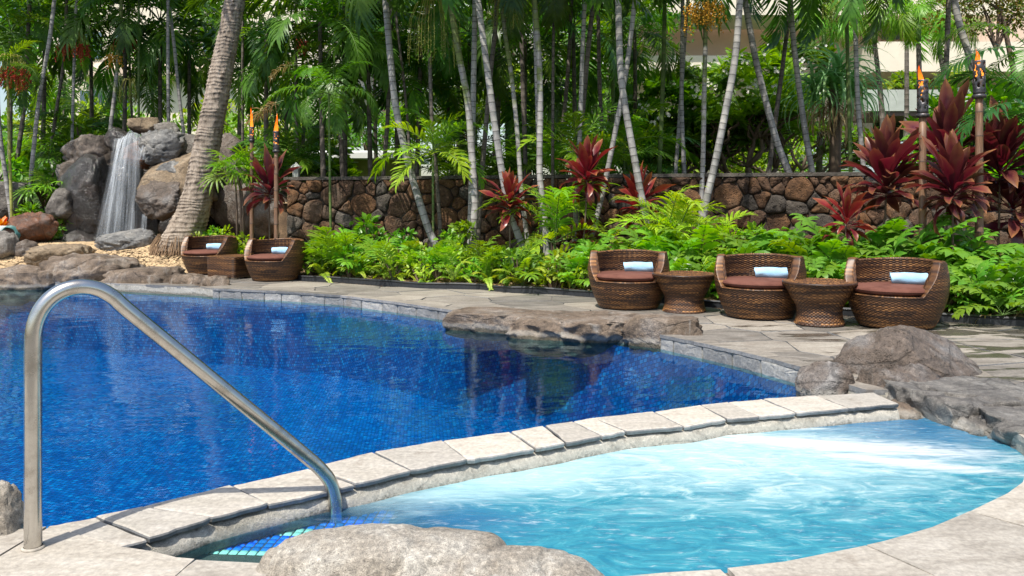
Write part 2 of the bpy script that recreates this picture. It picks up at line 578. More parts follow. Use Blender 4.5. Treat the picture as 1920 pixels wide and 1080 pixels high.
base = n.mix(n.math('MULTIPLY', deep, 0.85), base, (0.02, 0.125, 0.27))
col = n.mix(n.maprange(milk, -0.15, 0.95, 0.0, 0.9), base, (0.38, 0.58, 0.62))
# foam tongues
f1 = n.math('MAXIMUM', spot(1.62, 3.98, 0.85, 0.15, -0.22), n.math('MAXIMUM', spot(1.80, 3.72, 0.5, 0.09, -0.35), spot(1.25, 4.33, 0.42, 0.08, -0.1)))
f1 = n.math('ADD', f1, n.math('MULTIPLY', n.math('SUBTRACT', streak, 0.5), 2.2))
foam = n.maprange(n.math('ADD', f1, n.math('MULTIPLY', n.math('SUBTRACT', swirl, 0.5), 1.2)), -0.25, 0.85, 0.0, 0.92)
f2 = n.maprange(n.math('ADD', fine, n.math('MULTIPLY', n.math('SUBTRACT', streak, 0.5), 0.7)), 0.56, 0.80, 0.0, 0.45)
f3 = n.maprange(n.math('ADD', n.math('ADD', swirl, n.math('MULTIPLY', n.math('SUBTRACT', fine, 0.5), 0.5)), n.math('MULTIPLY', spot(1.0, 3.7, 1.3, 0.7, 0.0), 0.16)), 0.52, 0.86, 0.0, 0.6)
foam = n.math('MAXIMUM', foam, n.math('MAXIMUM', f2, f3))
blob = n.voro(n.geo((1, 1, 1)), 9.0)
bm = n.maprange(n.math('ADD', spot(2.35, 4.0, 0.55, 0.9, 0.4), 0.0), 0.0, 0.3)
bn = n.maprange(n.noise(g, 3.0, 2), 0.5, 0.56)
foam = n.math('MAXIMUM', foam, n.math('MULTIPLY', n.math('MULTIPLY', n.maprange(blob, 0.10, 0.16, 0.9, 0.0), bm), bn))
col = n.mix(foam, col, (0.66, 0.70, 0.72))
hh = n.math('ADD', n.math('MULTIPLY', swirl, 0.8), n.math('ADD', n.math('MULTIPLY', fine, 0.35), n.math('MULTIPLY', streak, 0.6)))
nm = n.bump(hh, 0.24, 0.035)
body = n.pbsdf(col, 0.14, nm, spec=0.35)
fr = n.n('Fresnel'); fr.inputs['IOR'].default_value = 1.33
n.t.links.new(nm, fr.inputs['Normal'])
gl = n.n('BsdfGlossy'); gl.inputs['Roughness'].default_value = 0.05; n.t.links.new(nm, gl.inputs['Normal'])
tr = n.n('BsdfTransparent'); tr.inputs[0].default_value = (0.70, 0.93, 0.98, 1)
clear = n.mixs(n.math('MULTIPLY', fr.outputs[0], 0.7), tr.outputs[0], gl.outputs[0])
# opacity grows with distance from the entry step
op = n.maprange(n.math('ADD', n.math('ADD', n.math('MULTIPLY', X, 0.75), n.math('MULTIPLY', Y, 0.30)), n.math('MULTIPLY', n.math('SUBTRACT', warp, 0.5), 0.5)), 0.25, 0.85, 0.06, 0.97)
M['spa_water'] = n.done(n.mixs(op, clear, body))

n = N('falling_water')
v = n.coord('UV', (1, 1, 1))
s1 = n.noise(n.coord('UV', (13, 1.3, 1)), 1.0, 5, 0.75, 0.3)
s2 = n.noise(n.coord('UV', (7, 0.8, 1)), 1.0, 3, 0.6, 0.3)
su = n.n('SeparateXYZ'); n.t.links.new(v, su.inputs[0])
edge = n.math('MULTIPLY', n.maprange(su.outputs[0], 0.0, 0.28), n.maprange(su.outputs[0], 1.0, 0.72))
a = n.math('MULTIPLY', n.maprange(n.math('ADD', n.math('MULTIPLY', s1, 0.5), n.math('MULTIPLY', s2, 0.5)), 0.36, 0.78), edge)
a = n.math('MULTIPLY', a, n.maprange(su.outputs[1], 0.0, 1.0, 0.75, 0.38, False))
tr = n.n('BsdfTransparent')
df = n.pbsdf((0.80, 0.86, 0.92), 0.4, None, spec=0.5)
M['fall'] = n.done(n.mixs(a, tr.outputs[0], df))

# wicker: strand colours and painted weave shading come from one attribute
n = N('woven_resin_wicker')
a = n.attr('strand')
col = n.ramp(a, [(0.0, (0.014, 0.009, 0.008)), (0.4, (0.06, 0.030, 0.018)), (0.7, (0.165, 0.076, 0.03)), (1.0, (0.34, 0.165, 0.06))])
nz = n.noise(n.coord('Object', (1, 1, 1)), 60, 3)
col = n.hsv(col, 0.5, 1.0, n.maprange(nz, 0.3, 0.7, 0.8, 1.2, False))
col = n.hsv(col, 0.5, 1.0, n.math('ADD', 0.86, n.math('MULTIPLY', n.rand(), 0.3)))
M['wicker'] = n.done(n.pbsdf(col, 0.42, n.bump(nz, 0.15, 0.002), spec=0.4))
n = N('brown_outdoor_canvas')
v = n.coord('Object')
wv = n.noise(v, 420, 2)
nz = n.noise(v, 6, 4)
col = n.mix(n.maprange(nz, 0.35, 0.65), (0.115, 0.045, 0.032), (0.16, 0.066, 0.047))
M['canvas'] = n.done(n.pbsdf(col, 0.85, n.bump(n.math('ADD', n.math('MULTIPLY', wv, 0.4), n.math('MULTIPLY', nz, 2.0)), 0.3, 0.004), spec=0.2))
n = N('pale_blue_terry')
v = n.coord('Object')
tz = n.noise(v, 260, 3)
col = n.mix(n.maprange(n.noise(v, 8, 3), 0.3, 0.7), (0.30, 0.53, 0.74), (0.42, 0.65, 0.83))
M['terry'] = n.done(n.pbsdf(col, 0.95, n.bump(tz, 0.6, 0.004), spec=0.1, Sheen_Weight=0.4))
n = N('brushed_steel')
v = n.coord('Object', (1, 1, 1))
st = n.noise(n.geo((60, 60, 4)), 3, 4, 0.7)
sm = n.noise(v, 9, 5, 0.7)
M['steel'] = n.done(n.pbsdf(n.mix(n.maprange(sm, 0.45, 0.7), (0.56, 0.54, 0.50), (0.38, 0.35, 0.31)), n.maprange(sm, 0.3, 0.75, 0.16, 0.34, False), n.bump(st, 0.08, 0.002), metal=1.0))

def trunk_mat(name, base, base2, ring, top=None):
    n = N(name)
    v = n.geo((1, 1, 0.35))
    nz = n.noise(v, 24, 6, 0.7)
    pt = n.noise(n.geo(), 4.5, 4, 0.6)
    c = n.mix(n.maprange(nz, 0.3, 0.7), base, base2)
    if top is not None:
        c = n.mix(n.maprange(n.math('ADD', n.attr('height'), n.math('MULTIPLY', n.math('SUBTRACT', pt, 0.5), 1.1)), 0.38, 0.62), c, top)
    c = n.hsv(c, 0.5, 1.0, n.maprange(pt, 0.3, 0.7, 0.55, 1.35, False))
    c = n.mix(n.math('MULTIPLY', n.attr('ring'), 0.85), c, ring)
    return n.done(n.pbsdf(c, 0.7, n.bump(nz, 0.4, 0.006), spec=0.3))

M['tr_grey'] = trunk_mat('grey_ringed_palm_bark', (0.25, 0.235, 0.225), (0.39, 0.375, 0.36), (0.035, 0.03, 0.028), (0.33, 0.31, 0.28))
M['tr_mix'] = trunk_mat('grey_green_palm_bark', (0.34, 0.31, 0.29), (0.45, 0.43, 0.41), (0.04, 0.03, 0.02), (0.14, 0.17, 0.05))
M['tr_dark'] = trunk_mat('brown_and_shaded_palm_bark', (0.10, 0.08, 0.065), (0.20, 0.17, 0.145), (0.02, 0.016, 0.012))  # bark of brown trunks; also paints shade onto grey trunks in the grove
M['tr_green'] = trunk_mat('green_palm_stem', (0.06, 0.11, 0.025), (0.13, 0.19, 0.05), (0.20, 0.17, 0.09), (0.10, 0.17, 0.04))
M['tr_yellow'] = trunk_mat('yellow_palm_stem', (0.30, 0.30, 0.07), (0.38, 0.40, 0.11), (0.12, 0.09, 0.03))
n = N('coconut_bark')
v = n.geo((1, 1, 0.5))
nz = n.noise(v, 14, 8, 0.72, 0.5)
fib = n.noise(n.geo((9, 9, 1.5)), 6, 5, 0.7)
big = n.noise(n.geo(), 2.5, 4)
c = n.ramp(n.math('ADD', n.math('MULTIPLY', nz, 0.6), n.math('MULTIPLY', fib, 0.4)), [(0.32, (0.10, 0.075, 0.055)), (0.5, (0.27, 0.215, 0.165)), (0.68, (0.42, 0.35, 0.285))])
c = n.hsv(c, 0.5, 1.0, n.maprange(big, 0.3, 0.7, 0.8, 1.2, False))
c = n.mix(n.math('MULTIPLY', n.attr('ring'), 0.8), c, (0.035, 0.024, 0.018))
c = n.hsv(c, 0.5, 0.92, 1.3)
M['coco'] = n.done(n.pbsdf(c, 0.9, n.bump(n.math('ADD', nz, fib), 0.8, 0.02), spec=0.2))
M['root'] = flat_mat('dry_root_fibre', (0.22, 0.14, 0.08), 0.9, nscale=30, namp=0.3)

M['lf_dark'] = leaf_mat('dark_palm_leaf', (0.048, 0.125, 0.018), (0.09, 0.19, 0.026), 0.42, 0.36, 0.8, 0.04)
M['lf_mid'] = leaf_mat('mid_palm_leaf', (0.065, 0.16, 0.018), (0.11, 0.24, 0.028), 0.40, 0.38, 0.6, 0.03)
M['lf_lime'] = leaf_mat('lime_palm_leaf', (0.20, 0.36, 0.02), (0.34, 0.50, 0.03), 0.38, 0.38, 0.35, 0.03)
M['lf_bright'] = leaf_mat('bright_leaf', (0.11, 0.25, 0.02), (0.20, 0.36, 0.03), 0.38, 0.42, 0.5, 0.04)
M['lf_fern'] = leaf_mat('lobed_fern_leaf', (0.075, 0.20, 0.018), (0.14, 0.30, 0.03), 0.32, 0.35, 0.5, 0.03)
M['lf_deep'] = leaf_mat('deep_green_leaf', (0.02, 0.075, 0.015), (0.035, 0.11, 0.02), 0.25, 0.35, 0.5, 0.03)  # deep green leaf colour of the big feather fronds
M['lf_yel'] = leaf_mat('yellow_green_leaf', (0.20, 0.33, 0.025), (0.36, 0.45, 0.04), 0.35, 0.45, 0.4, 0.03)
M['lf_blue'] = leaf_mat('blue_green_strap_leaf', (0.16, 0.34, 0.12), (0.28, 0.46, 0.20), 0.42, 0.3, 0.4, 0.02)
M['lf_dry'] = leaf_mat('dry_palm_leaf', (0.30, 0.20, 0.09), (0.45, 0.34, 0.18), 0.2, 0.7, 0.4, 0.02)
M['lf_ti'] = leaf_mat('crimson_ti_leaf', (0.10, 0.008, 0.016), (0.18, 0.014, 0.024), 0.22, 0.30, 0.6, 0.02, tip=(0.42, 0.18, 0.06), tcol=(0.7, 0.02, 0.04))
M['lf_ti_dark'] = leaf_mat('maroon_ti_leaf', (0.055, 0.010, 0.018), (0.10, 0.018, 0.028), 0.2, 0.28, 0.7, 0.02, tip=(0.36, 0.17, 0.06), tcol=(0.55, 0.02, 0.06))
M['lf_orange'] = leaf_mat('orange_croton_leaf', (0.55, 0.12, 0.01), (0.60, 0.30, 0.02), 0.25, 0.4, 0.5, 0.05)
M['lf_redtree'] = leaf_mat('rusty_leaf', (0.16, 0.08, 0.02), (0.10, 0.16, 0.03), 0.3, 0.45, 0.6, 0.05)
M['stem'] = flat_mat('green_leaf_stalk', (0.10, 0.18, 0.04), 0.5, nscale=20)
M['stem_brown'] = flat_mat('brown_plant_stem', (0.13, 0.09, 0.06), 0.8, nscale=30, bump=0.3)
M['fruit_red'] = flat_mat('red_palm_fruit', (0.42, 0.035, 0.01), 0.35, nscale=9, namp=0.5)
M['fruit_orange'] = flat_mat('orange_palm_fruit', (0.62, 0.30, 0.02), 0.4, nscale=9, namp=0.3)
M['fruit_green'] = flat_mat('green_palm_fruit', (0.16, 0.21, 0.03), 0.5, nscale=9, namp=0.4)
M['strand_y'] = flat_mat('yellow_fruit_stalk', (0.34, 0.32, 0.05), 0.5)
M['petal'] = flat_mat('white_petal', (0.80, 0.78, 0.70), 0.5)
M['soil'] = rock_mat('mulched_soil', (0.05, 0.032, 0.02), (0.10, 0.065, 0.038), (0.17, 0.11, 0.065), 0.95, 0.8, 2.5, crack=0.0)
M['gravel'] = flat_mat('tan_gravel', (0.46, 0.33, 0.19), 0.85, nscale=6, namp=0.45)
M['litter'] = flat_mat('dry_leaf_litter', (0.24, 0.15, 0.08), 0.9, nscale=9, namp=0.5)
M['grass'] = rock_mat('garden_grass_ground', (0.03, 0.07, 0.012), (0.05, 0.11, 0.02), (0.09, 0.13, 0.03), 0.95, 0.3, 1.0, crack=0.0)
M['plastic'] = flat_mat('black_edging_plastic', (0.018, 0.02, 0.024), 0.45, nscale=12, namp=0.3)
M['hose'] = flat_mat('teal_garden_hose', (0.06, 0.17, 0.16), 0.4)
M['hose_w'] = flat_mat('white_hose_reel', (0.65, 0.65, 0.62), 0.5)
M['bamboo'] = None
n = N('aged_bamboo')
nz = n.noise(n.geo((12, 12, 1.2)), 5, 5, 0.65)
c = n.ramp(nz, [(0.3, (0.13, 0.065, 0.035)), (0.5, (0.25, 0.135, 0.075)), (0.72, (0.34, 0.21, 0.13))])
c = n.mix(n.attr('ring'), c, (0.06, 0.04, 0.03))
M['bamboo'] = n.done(n.pbsdf(c, 0.5, n.bump(nz, 0.2, 0.004), spec=0.4))
n = N('scorched_copper')
nz = n.noise(n.geo(), 18, 5, 0.7)
M['copper'] = n.done(n.pbsdf(n.ramp(nz, [(0.35, (0.025, 0.024, 0.026)), (0.55, (0.09, 0.085, 0.09)), (0.72, (0.26, 0.14, 0.08))]), 0.45, n.bump(nz, 0.3, 0.004), metal=0.6))
n = N('torch_flame')
em = n.n('Emission')
sx = n.n('SeparateXYZ'); n.t.links.new(n.coord('Generated'), sx.inputs[0])
n.set(em.inputs[0], n.ramp(sx.outputs[2], [(0.0, (1.0, 0.34, 0.05)), (0.6, (1.0, 0.20, 0.015)), (1.0, (0.9, 0.09, 0.004))]))
em.inputs[1].default_value = 1.7
lw = n.n('LayerWeight'); lw.inputs[0].default_value = 0.5
tr = n.n('BsdfTransparent')
fz = n.noise(n.coord('Generated', (1, 1, .6)), 5, 3, .6, .8)
al = n.math('MULTIPLY', n.maprange(lw.outputs['Facing'], 0.95, 0.25), n.maprange(n.math('SUBTRACT', fz, n.math('MULTIPLY', sx.outputs[2], 0.22)), 0.18, 0.42))
M['flame'] = n.done(n.mixs(al, tr.outputs[0], em.outputs[0]))
M['wall_pink'] = flat_mat('pink_beige_render', (0.66, 0.50, 0.40), 0.85, nscale=2.5, namp=0.06)
M['wall_cream'] = flat_mat('cream_render', (0.74, 0.66, 0.54), 0.85, nscale=2.0, namp=0.06)
M['conc_grey'] = flat_mat('grey_green_concrete', (0.40, 0.42, 0.38), 0.85, nscale=2.5, namp=0.15)
M['trim_brown'] = flat_mat('brown_fascia', (0.10, 0.06, 0.05), 0.6)
M['dark_gap'] = flat_mat('dark_interior', (0.03, 0.028, 0.025), 0.8)
M['glass'] = flat_mat('window_glass', (0.05, 0.09, 0.12), 0.08, spec=0.9)
M['white'] = flat_mat('white_paint', (0.75, 0.76, 0.76), 0.5, nscale=3, namp=0.05)
M['van'] = flat_mat('pale_vehicle_paint', (0.50, 0.58, 0.64), 0.25, spec=0.7)
M['rubber'] = flat_mat('tyre_rubber', (0.02, 0.02, 0.02), 0.8)
M['fence'] = flat_mat('dark_fence_metal', (0.06, 0.06, 0.055), 0.5)
M['beige_wall'] = flat_mat('beige_siding', (0.52, 0.42, 0.22), 0.8, nscale=3, namp=0.08)
M['step_blue'] = leaf_mat('blue_step_tile', (0.004, 0.14, 0.70), (0.01, 0.24, 0.85), 0.0, 0.15, 0.9, 0.03)
M['step_mint'] = flat_mat('mint_step_tile', (0.50, 0.85, 0.68), 0.3)
# ------------------------------------------------------------------ terrain
WATER = -0.12
def wall_line(x):
    """front face of the lava wall (plan)"""
    return 14.2 + (x + 3.83) * (12.25 - 14.2) / (4.7 + 3.83) if x < 4.7 else 12.25 - (x - 4.7) * 0.12

def sst(a, b, x):
    t = min(1, max(0, (x - a) / (b - a)))
    return t * t * (3 - 2 * t)

EDGE = [(-5.2, 13.15), (-4.4, 12.95), (-3.75, 12.75), G(568, 527).to_2d(), G(640, 530).to_2d(), G(720, 536).to_2d(), G(800, 541).to_2d(), G(900, 543).to_2d(),
        G(960, 549).to_2d(), G(1040, 552).to_2d(), G(1110, 557).to_2d(), G(1220, 566).to_2d(), G(1330, 576).to_2d(), G(1460, 584).to_2d(),
        G(1590, 592).to_2d(), G(1770, 603).to_2d(), G(1920, 612).to_2d(), (5.6, 6.95), (7.5, 6.2), (10, 5.4)]
EDGE = [tuple(p) for p in EDGE]
def edge_y(x):
    if x < EDGE[0][0]:
        return 13.15
    for i in range(len(EDGE) - 1):
        if EDGE[i][0] <= x <= EDGE[i + 1][0]:
            t = (x - EDGE[i][0]) / (EDGE[i + 1][0] - EDGE[i][0])
            return EDGE[i][1] + t * (EDGE[i + 1][1] - EDGE[i][1])
    return EDGE[-1][1]

def ground_h(x, y):
    ey, wy = edge_y(x), wall_line(max(x, -3.9))
    h = -1.4
    if x < -4.2:                       # gravel mound round the waterfall
        mound = 0.42 * sst(13.2, 14.6, y)
        mound += 1.0 * sst(16.6, 18.5, y)
    else:
        mound = 0.05 + 0.10 * sst(ey + 0.3, wy, y)
        if y > wy + 0.25:
            mound = 1.15
    h = -1.4 + (1.4 + mound) * sst(ey - 0.02, ey + 0.05, y)
    if y > 20:
        h += 0.02 * (y - 20)
    return h

def grid_mesh(name, xs, ys, hf):
    vs = [(x, y, hf(x, y)) for y in ys for x in xs]
    nx = len(xs)
    fs = [(j * nx + i, j * nx + i + 1, (j + 1) * nx + i + 1, (j + 1) * nx + i) for j in range(len(ys) - 1) for i in range(nx - 1)]
    return new_mesh(name, vs, fs)
xs = [-250, -120, -60, -30, -18] + [-14 + 0.14 * i for i in range(200)] + [18, 30, 60, 120, 250]
ys = [-200, -80, -30, -10, 0, 4] + [6 + 0.09 * i for i in range(150)] + [20.5, 22, 25, 30, 40, 60, 120, 300]
struct('ground', grid_mesh('ground', xs, ys, ground_h), M['soil'])

# far lawn sheet over the soil, so that the garden behind reads green
def lawn_h(x, y):
    return ground_h(x, y) + 0.02 if y > 15.2 else -1.6
struct('lawn', grid_mesh('lawn', xs, [16.2 + 0.5 * i for i in range(9)] + [21, 23, 26, 30, 40, 60, 120, 280], lambda x, y: ground_h(x, y) + 0.03), M['grass'])

# ------------------------------------------------------------------ pool, spa and decks
def g2(px, py, z=0.0):
    p = G(px, py, z)
    return (p.x, p.y)
POOL_FAR = [(-11.0, 11.9), (-6.4, 11.75), (-5.0, 11.2), (-4.25, 10.9), g2(400, 541), g2(520, 546), g2(640, 554), g2(740, 566), g2(850, 582), g2(1000, 598), g2(1120, 612), g2(1240, 628), g2(1380, 657), g2(1510, 690)]
POOL_NEAR = [g2(87, 986), g2(179, 968), g2(266, 949), g2(434, 908), g2(580, 876), g2(700, 847), g2(830, 826), g2(957, 809), g2(1020, 798), g2(1075, 790), g2(1113, 783), g2(1225, 770), g2(1314, 758), g2(1365, 752), g2(1430, 747), g2(1530, 741), g2(1640, 736)]
SPA_FAR = [g2(219, 1024), g2(277, 1008), g2(394, 969), g2(503, 942), g2(663, 906), g2(769, 881), g2(875, 860), g2(1002, 840), g2(1060, 829), g2(1127, 816), g2(1173, 807), g2(1281, 797), g2(1363, 783), g2(1422, 778), g2(1493, 772), g2(1590, 763), g2(1685, 756)]
SPA_NEAR = [g2(219, 1024), g2(284, 1034), g2(330, 1046), g2(485, 1057), g2(700, 1083), g2(900, 1094), g2(1060, 1090), g2(1150, 1081), g2(1250, 1073), g2(1350, 1066), g2(1470, 1051), g2(1560, 1035), g2(1660, 1016), g2(1750, 990), g2(1850, 945), g2(1920, 905), (2.24, 3.45), (2.38, 3.65), (2.44, 3.82), (2.49, 4.02)]

far_deck = POOL_FAR + [(2.02, 5.1), (2.12, 4.80), (2.95, 4.78), (2.95, 4.05), (9.0, 4.0), (10.0, 5.4)] + [(p[0], p[1] - 0.03) for p in EDGE[::-1][1:]] + [(-11.0, 13.12)]
near_deck = [g2(87, 986)] + SPA_NEAR + [(2.7, 4.04), (9.0, 3.98), (9.0, -5.0), (-9.0, -5.0), (-9.0, 2.35), (-4.0, 2.45), (-2.1, 2.6)]

struct('deck_base', prism(far_deck, -1.25, -0.016).mesh('deck_base', [M['joint'], M['mortar']], False), None)
struct('near_deck_base', prism(near_deck, -1.25, -0.016).mesh('near_deck_base', [M['joint'], M['mortar']], False), None)

# pool basin: tiled floor and tiled skins on the walls below the water line
fl = MB()
fl.add([(-12, 1.9, -1.0), (3, 1.9, -1.0), (3, 12.5, -1.0), (-12, 12.5, -1.0)], [(0, 1, 2, 3)])
struct('pool_floor', fl.mesh('pool_floor', M['tile'], False), None)
def skin(name, line, off, z0, z1, mat):
    mb = MB()
    pts = [Vector((p[0], p[1])) for p in line]
    vs = []
    for i, p in enumerate(pts):
        t = (pts[min(i + 1, len(pts) - 1)] - pts[max(i - 1, 0)]).normalized()
        q = p + Vector((t.y, -t.x)) * off
        vs += [(q.x, q.y, z0), (q.x, q.y, z1)]
    mb.add(vs, [(2 * i, 2 * i + 2, 2 * i + 3, 2 * i + 1) for i in range(len(pts) - 1)])
    return struct(name, mb.mesh(name, mat, False), None)
skin('pool_wall_tiling', POOL_FAR, 0.014, -1.0, -0.145, M['tile'])

def plane_poly(name, poly, z, mat):
    tris = tessellate_polygon([[Vector((p[0], p[1], 0)) for p in poly]])
    vs = [(p[0], p[1], z) for p in poly]
    me = new_mesh(name, vs, tris, False)
    if sum(p.normal.z for p in me.polygons) < 0:
        me.flip_normals()
    return struct(name, me, mat)
mid = [((a[0] + b[0]) / 2, (a[1] + b[1]) / 2) for a, b in zip(POOL_NEAR, SPA_FAR)]
plane_poly('pool_water', [(-12, 2.3), (-1.9, 2.5)] + mid + [(2.6, 4.8), (2.6, 5.6)] + [(3.2, 6.2), (2.2, 7.6), (-3.4, 11.4), (-4.5, 12.4), (-12, 12.6)], WATER, M['pool_water'])
plane_poly('spa_water', mid + [(2.5, 5.0), (3.0, 4.3), (2.7, 3.5), (2.2, 2.5), (-0.8, 2.1), (-1.5, 2.5)], -0.088, M['spa_water'])
M['spa_floor'] = flat_mat('spa_floor_plaster', (0.05, 0.34, 0.52), 0.6, nscale=3, namp=0.2)
sf = MB(); sf.add([(-2, 1.9, -0.9), (3.2, 1.9, -0.9), (3.2, 5.2, -0.9), (-2, 5.2, -0.9)], [(0, 1, 2, 3)])
struct('spa_floor', sf.mesh('spa_floor', M['spa_floor'], False), None)

# ---- coping between pool and spa: mortar core, ledge and separate slabs
cb = MB()
pf = [Vector(p) for p in densify(POOL_NEAR, 0.05)]
sfar = [Vector(p) for p in densify(SPA_FAR, 0.05)]
def resamp(line, k):
    L = [0]
    for i in range(len(line) - 1):
        L.append(L[-1] + (line[i + 1] - line[i]).length)
    out = []
    j = 0
    for i in range(k):
        t = L[-1] * i / (k - 1)
        while j < len(L) - 2 and L[j + 1] < t:
            j += 1
        u = (t - L[j]) / max(1e-9, L[j + 1] - L[j])
        out.append(line[j].lerp(line[j + 1], u))
    return out
K = 180
pa, pb = resamp(pf, K), resamp(sfar, K)
vs = []; fs = []
prof = 8
for i in range(K):
    a, b = pa[i], pb[i]
    d = (b - a).normalized()
    n1 = noise.noise(Vector((b.x * 6, b.y * 6, 0)))
    n2 = noise.noise(Vector((b.x * 14, b.y * 14, 5)))
    n3 = noise.noise(Vector((b.x * 10, b.y * 10, 11)))
    out = [(a + d * 0.03, -1.1), (a + d * 0.03, -0.03), (b - d * 0.035, -0.03), (b - d * (0.004 + 0.012 * n2), -0.04 + 0.006 * n1),
           (b + d * (0.012 + 0.018 * n1), -0.075 + 0.012 * n2), (b + d * (0.028 + 0.016 * n3), -0.135), (b + d * 0.02, -1.1)]
    if i < K * 0.22:        # hollow below the water line at the shallow end
        out[5:] = [(b + d * 0.012, -0.118), (b - d * 0.16, -0.125), (b - d * 0.17, -1.1)]
    else:
        out.insert(6, (b + d * 0.02, -0.5))
    vs += [(q.x, q.y, z) for q, z in out]
for i in range(K - 1):
    for k in range(prof - 1):
        fs.append((i * prof + k, i * prof + k + 1, (i + 1) * prof + k + 1, (i + 1) * prof + k))
cb.add(vs, fs)
copc = struct('pool_coping', cb.mesh('pool_coping', M['mortar']), None)
rc = random.Random(3)
CB = [0, 1, 2, 3, 4, 5, 6, 7, 8, 9, 10, 11, 12, 13, 14, 15, 16]
def slab_between(p0, p1, s0, s1, rc, zt, thick=0.024, over=0.006):
    """one split stone slab between two joints; rough lip on the spa side"""
    P0, P1, S0, S1 = (Vector((*p, 0)) for p in (p0, p1, s0, s1))
    gap = 0.0035
    a = (P1 - P0).normalized(); b = (S1 - S0).normalized()
    P0 = P0 + a * gap * rc.uniform(.2, 2.2); P1 = P1 - a * gap * rc.uniform(.2, 2.2)
    S0 = S0 + b * gap * rc.uniform(.2, 2.2); S1 = S1 - b * gap * rc.uniform(.2, 2.2)
    out = (S0 - P0).normalized()
    ring = []
    def side(A, B, amp, k, push=0.0):
        dr = (B - A); nr = Vector((dr.y, -dr.x, 0)).normalized()
        for i in range(k):
            t = i / k
            q = A.lerp(B, t)
            w = noise.noise(q * 17 + Vector((0, 0, zt * 999))) * amp + noise.noise(q * 50) * amp * 0.4
            ring.append(q + nr * w + out * push * min(1, 6 * min(t, 1 - t) + .4))
    kk = max(6, int((S1 - S0).length / 0.03))
    side(P0, P1, 0.008, kk)
    side(P1, S1, 0.005, 5)
    side(S1, S0, 0.012, kk, over)
    side(S0, P0, 0.005, 5)
    n = len(ring)
    c = sum(ring, Vector()) / n
    tilt = [rc.uniform(-.008, .008), rc.uniform(-.006, .006)]
    def zz(q): return zt + (q.x - c.x) * tilt[0] + (q.y - c.y) * tilt[1]
    mb = MB()
    vs = []
    for (ins, dz) in ((0.010, 0.0), (0.002, -0.004), (-0.001, -0.010), (0.004, -thick)):
        for q in ring:
            dirc = (c - q); dirc.z = 0; L = dirc.length
            q2 = q + dirc / L * ins
            vs.append((q2.x, q2.y, zz(q) + dz + noise.noise(q * 30) * 0.0015))
    fs = []
    for k in range(3):
        for i in range(n):
            j = (i + 1) % n
            fs.append((k * n + i, k * n + j, (k + 1) * n + j, (k + 1) * n + i))
    mb.add(vs, fs, 1)
    mb.m[:2 * n] = [0] * n + [1] * n
    tri = tessellate_polygon([[Vector((v[0], v[1], 0)) for v in vs[:n]]])
    mb.f.extend([t[::-1] for t in tri]); mb.m.extend([0] * len(tri))
    me = mb.mesh('coping_stone', [M['coping'], M['slate_side']], False)
    return me
for i in range(len(POOL_NEAR) - 1):
    me = slab_between(POOL_NEAR[i], POOL_NEAR[i + 1], SPA_FAR[i], SPA_FAR[i + 1], rc, rc.uniform(-0.004, 0.004))
    if sum(p.normal.z * p.area for p in me.polygons if abs(p.normal.z) > .9 and p.center.z > -0.02) < 0:
        me.flip_normals()
    obj('coping_stone', me, None, copc)

# ---- flagstones laid on the decks
def flagstones(deck, parent, seeds, bounds, gap, mat, side, zamp, limit_area, seed, name='flagstone', keep=None):
    rr = random.Random(seed)
    cells = voronoi_cells(seeds, bounds, gap)
    out = 0
    for i, c in enumerate(cells):
        if c is None:
            continue
        q = clip_by_convex(deck, c)
        if q is None:
            continue
        q = clean(q, 0.02)
        if len(q) < 3 or area(q) < limit_area:
            continue
        if keep is not None and not keep(seeds[i]):
            continue
        # roughen the outline
        a = sum(q[k][0] * q[(k + 1) % len(q)][1] - q[(k + 1) % len(q)][0] * q[k][1] for k in range(len(q)))
        if a < 0:
            q = q[::-1]
        pts = []
        for k in range(len(q)):
            A, B = Vector(q[k]), Vector(q[(k + 1) % len(q)])
            m = max(1, int((B - A).length / 0.13))
            for j in range(m):
                p = A.lerp(B, j / m)
                w = noise.noise(Vector((p.x * 7, p.y * 7, 3))) * 0.014
                nn = Vector((B.y - A.y, A.x - B.x)).normalized()
                pts.append((p.x + nn.x * w, p.y + nn.y * w))
        zt = rr.uniform(-zamp, zamp)
        mb = prism(pts, -0.03, zt, 0, 1)
        obj(name, mb.mesh(name, [mat, side], False), None, parent)
        out += 1
    return out
fdeck = struct('deck_paving', new_mesh('deck_paving_bed', [(-11, 12, -0.0155), (-10.9, 12, -0.0155), (-10.9, 12.1, -0.0155)], [(0, 1, 2)], False), M['joint'])
rs = random.Random(11)
seeds = []
yy = 3.9
row = 0
while yy < 13.4:
    step = 0.46 + 0.02 * (yy - 4)
    xx = -8 + (row % 2) * 0.3
    while xx < 6.2:
        seeds.append((xx + rs.uniform(-.18, .18), yy + rs.uniform(-.14, .14)))
        xx += step * 1.35
    yy += step
    row += 1
seeds = [s for s in seeds if abs(s[0] / max(s[1], 1)) < 0.74]
nf = flagstones(far_deck, fdeck, seeds, (-12, 3.5, 10.5, 13.6), 0.014, M['flag'], M['slate_side'], 0.004, 0.02, 5)
print('flagstones', nf)
ndeck = struct('near_paving', new_mesh('near_paving_bed', [(-8.9, -4, -0.0155), (-8.8, -4, -0.0155), (-8.8, -3.9, -0.0155)], [(0, 1, 2)], False), M['joint'])
seeds = [(-1.9, 2.35), (-1.35, 2.3), (-0.7, 2.2), (-0.1, 2.1), (0.45, 2.15), (0.95, 2.25), (1.55, 2.55), (1.1, 1.7), (2.0, 2.9), (2.1, 2.0), (2.6, 3.6), (2.9, 2.9), (3.3, 3.7), (3.5, 2.3),
         (-2.8, 2.1), (-3.7, 2.2), (-2.2, 1.5), (-1.2, 1.4), (-.2, 1.3), (1.6, 1.2), (2.9, 1.3), (3.9, 3.1), (4.2, 3.9), (4.4, 2.0)]
